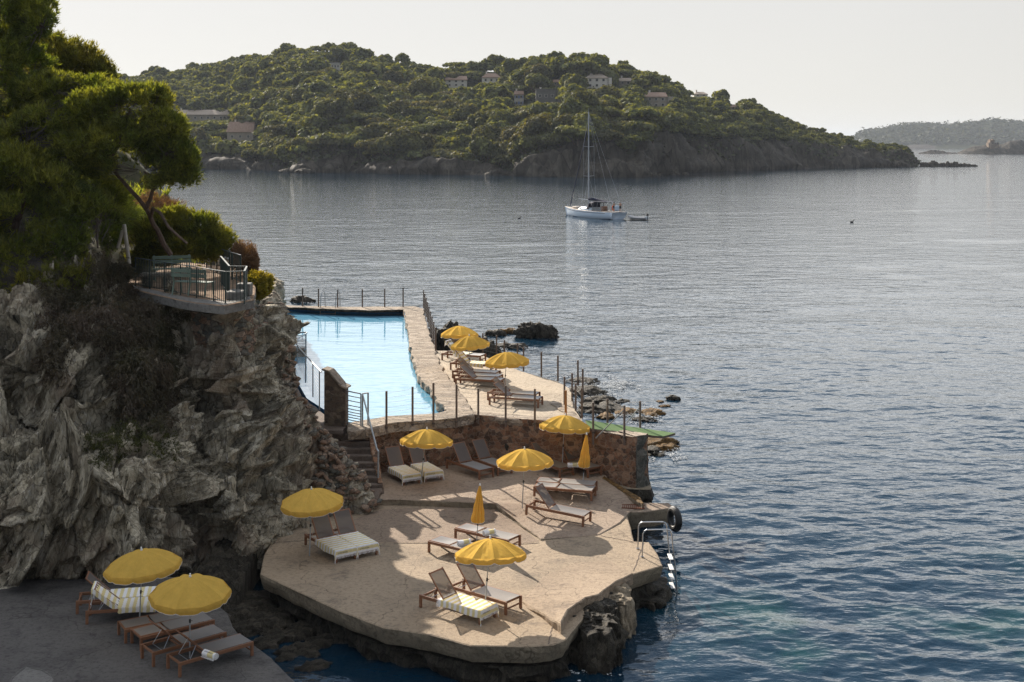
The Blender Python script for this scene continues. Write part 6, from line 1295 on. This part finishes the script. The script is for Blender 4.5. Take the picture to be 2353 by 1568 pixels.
# ================================================================== SAILBOAT
def loft(stations, mat, name, parent):                    # list of rings of equal length
    n = len(stations[0]); V = [tuple(p) for s in stations for p in s]; Fc = [(i*n+j, i*n+j+1, (i+1)*n+j+1, (i+1)*n+j) for i in range(len(stations)-1) for j in range(n-1)]
    Fc.append(tuple(range(n))); Fc.append(tuple((len(stations)-1)*n+k for k in range(n))[::-1]); return link(name, mesh(name, V, Fc, mat, True), parent)
def sailboat():
    Pb, Ps = G(1302, 495, 0), G(1424, 505, 0); c = (Pb+Ps)/2; d = Pb-Ps; L = d.length; t = thing('sailboat', 'white sailing yacht at anchor in the bay with its mast bare', 'sailboat', tuple(c), math.atan2(d.y, d.x))
    st = []; N = 17; hb = L/2
    for i in range(26):
        u = i/25; x = -hb+L*u+ (0 if u > .02 else 0); w_ = 2.0*(1-max(0, (u-.35)/.65)**2.2)*(.80+.2*min(1, u/.35)); sh = 1.22+.35*max(0, (u-.4)/.6)**2; kd = -.45*(1-((u-.45)/.55)**2 if u > .45 else 1-.6*((.45-u)/.45)**2)
        if u == 1: w_ = .02
        ring = []
        for k in range(N):
            a = -1+2*k/(N-1); f = abs(a); ww = w_*(math.sin(min(1, (1-f)*2.2)*math.pi/2)**.55 if f > .0 else 1)*(.0 if False else 1)
            y = math.copysign(w_*(1-(1-f)**2.6), a) if f else 0; z = kd+(sh-kd)*f**2.0; ring.append((x+(.9*(1-f)*(u < .1)*(1-u*10))+(f**2*.5*u**6), y, z))
        st.append(ring)
    hm = [MT['hull'], MT['hullblue']]; h = loft(st, hm, 'hull', t)
    for p in h.data.polygons:
        if all(h.data.vertices[v].co.z < .16 for v in p.vertices): p.material_index = 1
    V = []; Fc = []
    for i, r_ in enumerate(st):
        V += [(r_[0][0], r_[0][1]*.985, r_[0][2]-.02), (r_[0][0], 0, r_[0][2]+.06), (r_[-1][0], r_[-1][1]*.985, r_[-1][2]-.02)]
        if i: b = (i-1)*3; Fc += [(b, b+3, b+4, b+1), (b+1, b+4, b+5, b+2)]
    link('deck', mesh('deck', V, Fc, MT['decktan'], True), t)
    for s_ in (-1, 1):
        k = 0 if s_ == -1 else N-1; P = [(r_[k][0], r_[k][1]*1.0+s_*.015, r_[k][2]-.22) for r_ in st[3:25]]; MB().tube(P, .035, 5).build('stripe', MT['navy'], t)
    cr = []
    for u in np.linspace(0, 1, 10):
        x = -1.2+5.2*u; w_ = 1.15*(1-.55*u**2); z = 1.32+.5*math.sin(min(1, (1-u)*2.2)*math.pi/2); cr.append([(x, -w_, 1.25), (x, -w_*.88, z-.08), (x, -w_*.5, z), (x, 0, z+.03), (x, w_*.5, z), (x, w_*.88, z-.08), (x, w_, 1.25)])
    loft(cr, MT['hull'], 'coachroof', t)
    for s_ in (-1, 1):
        for x in (.0, 1.0, 2.0): MB().box((x, s_*1.06, 1.56), (.5, .12, .14)).build('porthole', MT['glassd'], t)
    MB().box((4.6, 0, 1.62), (1.5, 1.2, .28), ch=.1).build('folded_dinghy_cover', MT['decktan'], t)
    mh = 18.6; mt = MB().tube([(1.1, 0, 1.3), (1.1, 0, mh)], [.13, .09], 10)
    for z in (7.2, 12.4): mt.tube([(1.05, -1.15, z+.1), (1.1, 0, z), (1.05, 1.15, z+.1)], .035, 6)
    mt.tube([(1.1, 0, mh), (1.1, 0, mh+.6)], .02, 5).build('mast', MT['alu'], t)
    MB().tube([(1.1, 0, 2.9), (-3.9, 0, 2.75)], .09, 8).build('boom', MT['alu'], t)
    MB().tube([(.95, 0, 3.2), (-.5, 0, 3.18), (-2.2, 0, 3.05), (-3.95, 0, 2.92)], [.26, .25, .23, .19], 10).build('sail_cover', MT['navy'], t)
    MB().tube([(1.2, 0, 3.05), (3.9, .1, 3.15)], .045, 6).build('spinnaker_pole', MT['alu'], t)
    fp = [Vector((6.6, 0, 1.8)).lerp(Vector((1.25, 0, 16.2)), q_) for q_ in np.linspace(0, 1, 40)]; MB().tube(fp, [.02]+[.06+.05*abs(math.sin(i*1.1)) for i in range(1, 38)]+[.04, .02], 6).build('furled_sail', MT['navy'], t)
    MB().add([(5.95, 0, 3.3), (5.45, .15, 3.25), (5.55, 0, 4.9), (5.9, .02, 3.4)], [(0, 1, 2), (2, 1, 0)]).build('sail_corner', MT['hwhite'], t)
    sy = MB(); top = (1.1, 0, mh-.2)
    for s_ in (-1, 1):
        sy.tube([top, (1.05, s_*1.15, 12.5), (1.0, s_*1.15, 7.3), (.9, s_*1.75, 1.3)], .016, 4).tube([(1.1, 0, 7.2), (.6, s_*1.7, 1.3)], .014, 4).tube([(1.1, 0, 12.4), (1.05, s_*1.15, 7.3)], .012, 4)
        sy.tube([top, (-hb+.4, s_*1.2, 1.2)], .014, 4)
    sy.build('rigging', MT['alu'], t)
    rl = MB()
    for s_ in (-1, 1):
        P = []
        for i in range(2, 25, 3):
            k = 0 if s_ == -1 else N-1; x, y, z = st[i][k]; rl.tube([(x, y*.96, z), (x, y*.96, z+.62)], .015, 4); P.append((x, y*.96, z+.6))
        rl.tube(P, .01, 4).tube([(p[0], p[1], p[2]-.28) for p in P], .01, 4)
    rl.tube([(-hb+.3, -1.5, 1.2), (-hb+.3, -1.5, 2.9), (-hb+.3, 1.5, 2.9), (-hb+.3, 1.5, 1.2)], .03, 5).build('guard_rails', MT['alu'], t)
    bm_ = []
    for u in np.linspace(0, 1, 9):
        x = .1-1.7*u; z = 1.75+1.05*math.sin(min(1, u*1.8)*math.pi/2); bm_.append([(x, -1.35, 1.6+.2*u), (x, -1.3, z-.25), (x, -.8, z), (x, 0, z+.06), (x, .8, z), (x, 1.3, z-.25), (x, 1.35, 1.6+.2*u)])
    V = [p for r_ in bm_ for p in r_]; Fc = [(i*7+j, i*7+j+1, (i+1)*7+j+1, (i+1)*7+j) for i in range(8) for j in range(6) if not (2 < i < 7 and j in (0, 5))]; link('sprayhood', mesh('sprayhood', V, Fc, MT['navy'], True), t)
    V = [(x, y, 2.95+.08*math.cos(y)-.05*abs(x+3.6)/2) for x in np.linspace(-1.9, -5.4, 8) for y in np.linspace(-1.4, 1.4, 7)]; link('bimini', mesh('bimini', V, gridfaces(8, 7), MT['navy'], True), t)
    fr = MB()
    for x in (-2.2, -3.4, -4.8):
        for s_ in (-1, 1): fr.tube([(x, s_*1.35, 2.95), (x+.4, s_*1.5, 1.3)], .018, 4)
    fr.build('canopy_frame', MT['alu'], t); MB().box((-3.4, 0, 1.7), (.7, 1.0, .8), ch=.05).build('cockpit_table', MT['teak'], t)
    rg = [(-3.6+.36*math.cos(a), -1.86, 1.75+.36*math.sin(a)) for a in np.linspace(0, 2*math.pi, 20)]; MB().tube(rg, .10, 8, False).build('lifebuoy', MT['orange'], t)
    MB().box((-hb-.0, .6, 1.95), (.3, .9, .9), ch=.1).build('stern_box', MT['hull'], t)
    return t, hb
def person(label, loc, rz, shorts='short', arms=((-.24, .05, .95), (.24, .12, 1.0)), h=1.75):
    t = thing('person', label, 'person', loc, rz); s = h/1.75
    J = [((0, 0, .98), .13), ((0, 0, 1.15), .125), ((0, .01, 1.35), .155), ((0, 0, 1.47), .07), ((0, .01, 1.55), .06), ((0, .02, 1.66), .10), ((0, .01, 1.72), .085),
         ((-.1, 0, .9), .095), ((-.11, .02, .5), .062), ((-.11, -.02, .09), .04), ((-.11, .12, .04), .035), ((.1, 0, .9), .095), ((.12, -.04, .5), .062), ((.12, -.1, .09), .04), ((.12, .04, .04), .035),
         ((-.19, 0, 1.42), .055), ((-.25, -.02, 1.15), .042), (arms[0], .032), ((.19, 0, 1.42), .055), ((.26, -.02, 1.15), .042), (arms[1], .032)]
    E = [(0, 1), (1, 2), (2, 3), (3, 4), (4, 5), (5, 6), (0, 7), (7, 8), (8, 9), (9, 10), (0, 11), (11, 12), (12, 13), (13, 14), (2, 15), (15, 16), (16, 17), (2, 18), (18, 19), (19, 20)]
    me = bpy.data.meshes.new('body'); me.from_pydata([tuple(c*s for c in j[0]) for j in J], E, []); me.materials.append(MT['skin']); o = link('body', me, t)
    sk = o.modifiers.new('s', 'SKIN'); 
    for i, j in enumerate(J): me.skin_vertices[0].data[i].radius = (j[1]*s, j[1]*s*.9)
    me.skin_vertices[0].data[0].use_root = True; o.modifiers.new('u', 'SUBSURF').levels = 1; sk.use_smooth_shade = True
    MB().tube([(0, -.01, 1.60*s), (0, -.015, 1.68*s), (0, 0, 1.76*s), (0, .01, 1.79*s)], [.09, .118, .09, .02], 10).build('hair', MT['hair'], t, True)
    MB().tube([(0, 0, 1.04*s), (0, 0, .86*s)], [.155, .175], 12).tube([(-.1, 0, .9*s), (-.11, .01, .62*s)], [.115, .09], 10).tube([(.1, 0, .9*s), (.12, -.02, .62*s)], [.115, .09], 10).build('shorts', MT[shorts], t, True)
    return t
boat, hb_ = sailboat(); bM = Matrix.Translation(boat.location) @ Matrix.Rotation(boat.rotation_euler.z, 4, 'Z')
person('bare-chested person in dark shorts standing at the stern of the sailboat', tuple(bM @ Vector((-hb_+.75, -.7, 1.22))), boat.rotation_euler.z+1.2)
person('person in dark clothes standing under the sailboat bimini', tuple(bM @ Vector((-hb_+2.0, -.3, 1.24))), boat.rotation_euler.z-1.2, h=1.7)
def dinghy():
    p = G(1466, 506, 0); t = thing('dinghy', 'small grey inflatable dinghy with outboard floating behind the sailboat', 'dinghy', tuple(p), R(158)); T = []
    P = [(-1.6, .65, .3), (0, .7, .32), (1.0, .55, .4), (1.5, .0, .62), (1.0, -.55, .4), (0, -.7, .32), (-1.6, -.65, .3)]; Pn = []
    for i in range(len(P)-1):
        for k in range(4): Pn.append(Vector(P[i]).lerp(Vector(P[i+1]), k/4))
    Pn.append(Vector(P[-1])); MB().tube(Pn, .24, 10).build('tube', MT['rubberg'], t, True); MB().tube([p_+Vector((0, 0, .0))+Vector((p_.x*.0, math.copysign(.235, p_.y) if abs(p_.y) > .1 else 0, 0)) for p_ in Pn if abs(p_.y) > .1 or True], .04, 5).build('rubbing_strake', MT['black'], t)
    MB().box((-.1, 0, .12), (3.0, 1.1, .08)).build('floor', MT['hgrey'], t); MB().box((-.2, 0, .42), (.28, 1.3, .05)).build('seat', MT['black'], t); MB().box((-1.45, 0, .4), (.08, 1.1, .5)).build('transom', MT['hull'], t)
    MB().box((-1.65, 0, .9), (.42, .28, .36), ch=.08).tube([(-1.7, 0, .75), (-1.75, 0, -.1)], .06, 6).tube([(-1.4, 0, .85), (-.9, .1, .95)], .03, 6).build('outboard', MT['black'], t)
dinghy()
def bird(x, y, label, s=1.0):
    p = G(x, y, 0); t = thing('seabird', label, 'bird', tuple(p), R(20)); V, Fc = ico(3); W_ = V*np.array([.26, .12, .10])*s; W_[:, 2] += .08*s+.25*np.clip(-W_[:, 0], 0, 1)*.6; link('body', mesh('body', W_, Fc, MT['bird'], True), t)
    MB().tube([(.18*s, 0, .12*s), (.24*s, 0, .26*s), (.27*s, 0, .32*s), (.34*s, 0, .34*s), (.42*s, 0, .33*s)], [.05*s, .035*s, .05*s, .045*s, .008*s], 8).build('head', MT['bird'], t, True)
bird(1957, 512, 'dark seabird floating alone in open water right of the sailboat', 1.3); bird(1193, 503, 'dark seabird floating left of the sailboat bow', 1.2)
# ================================================================== HAZE
hz = MB().box((1500, 8400, 70), (12000, 17200, 150)).build('haze', None); tag(hz, kind='stuff')
hm_ = bpy.data.materials.new('haze'); hm_.use_nodes = True; nt = hm_.node_tree; nt.nodes.clear(); ou = nt.nodes.new('ShaderNodeOutputMaterial'); pv = nt.nodes.new('ShaderNodeVolumePrincipled')
pv.inputs['Color'].default_value = (.80, .88, 1, 1); pv.inputs['Density'].default_value = .000065; pv.inputs['Anisotropy'].default_value = 0; nt.links.new(pv.outputs[0], ou.inputs['Volume']); hz.data.materials.append(hm_)
hz['label'] = 'thin haze over the bay'
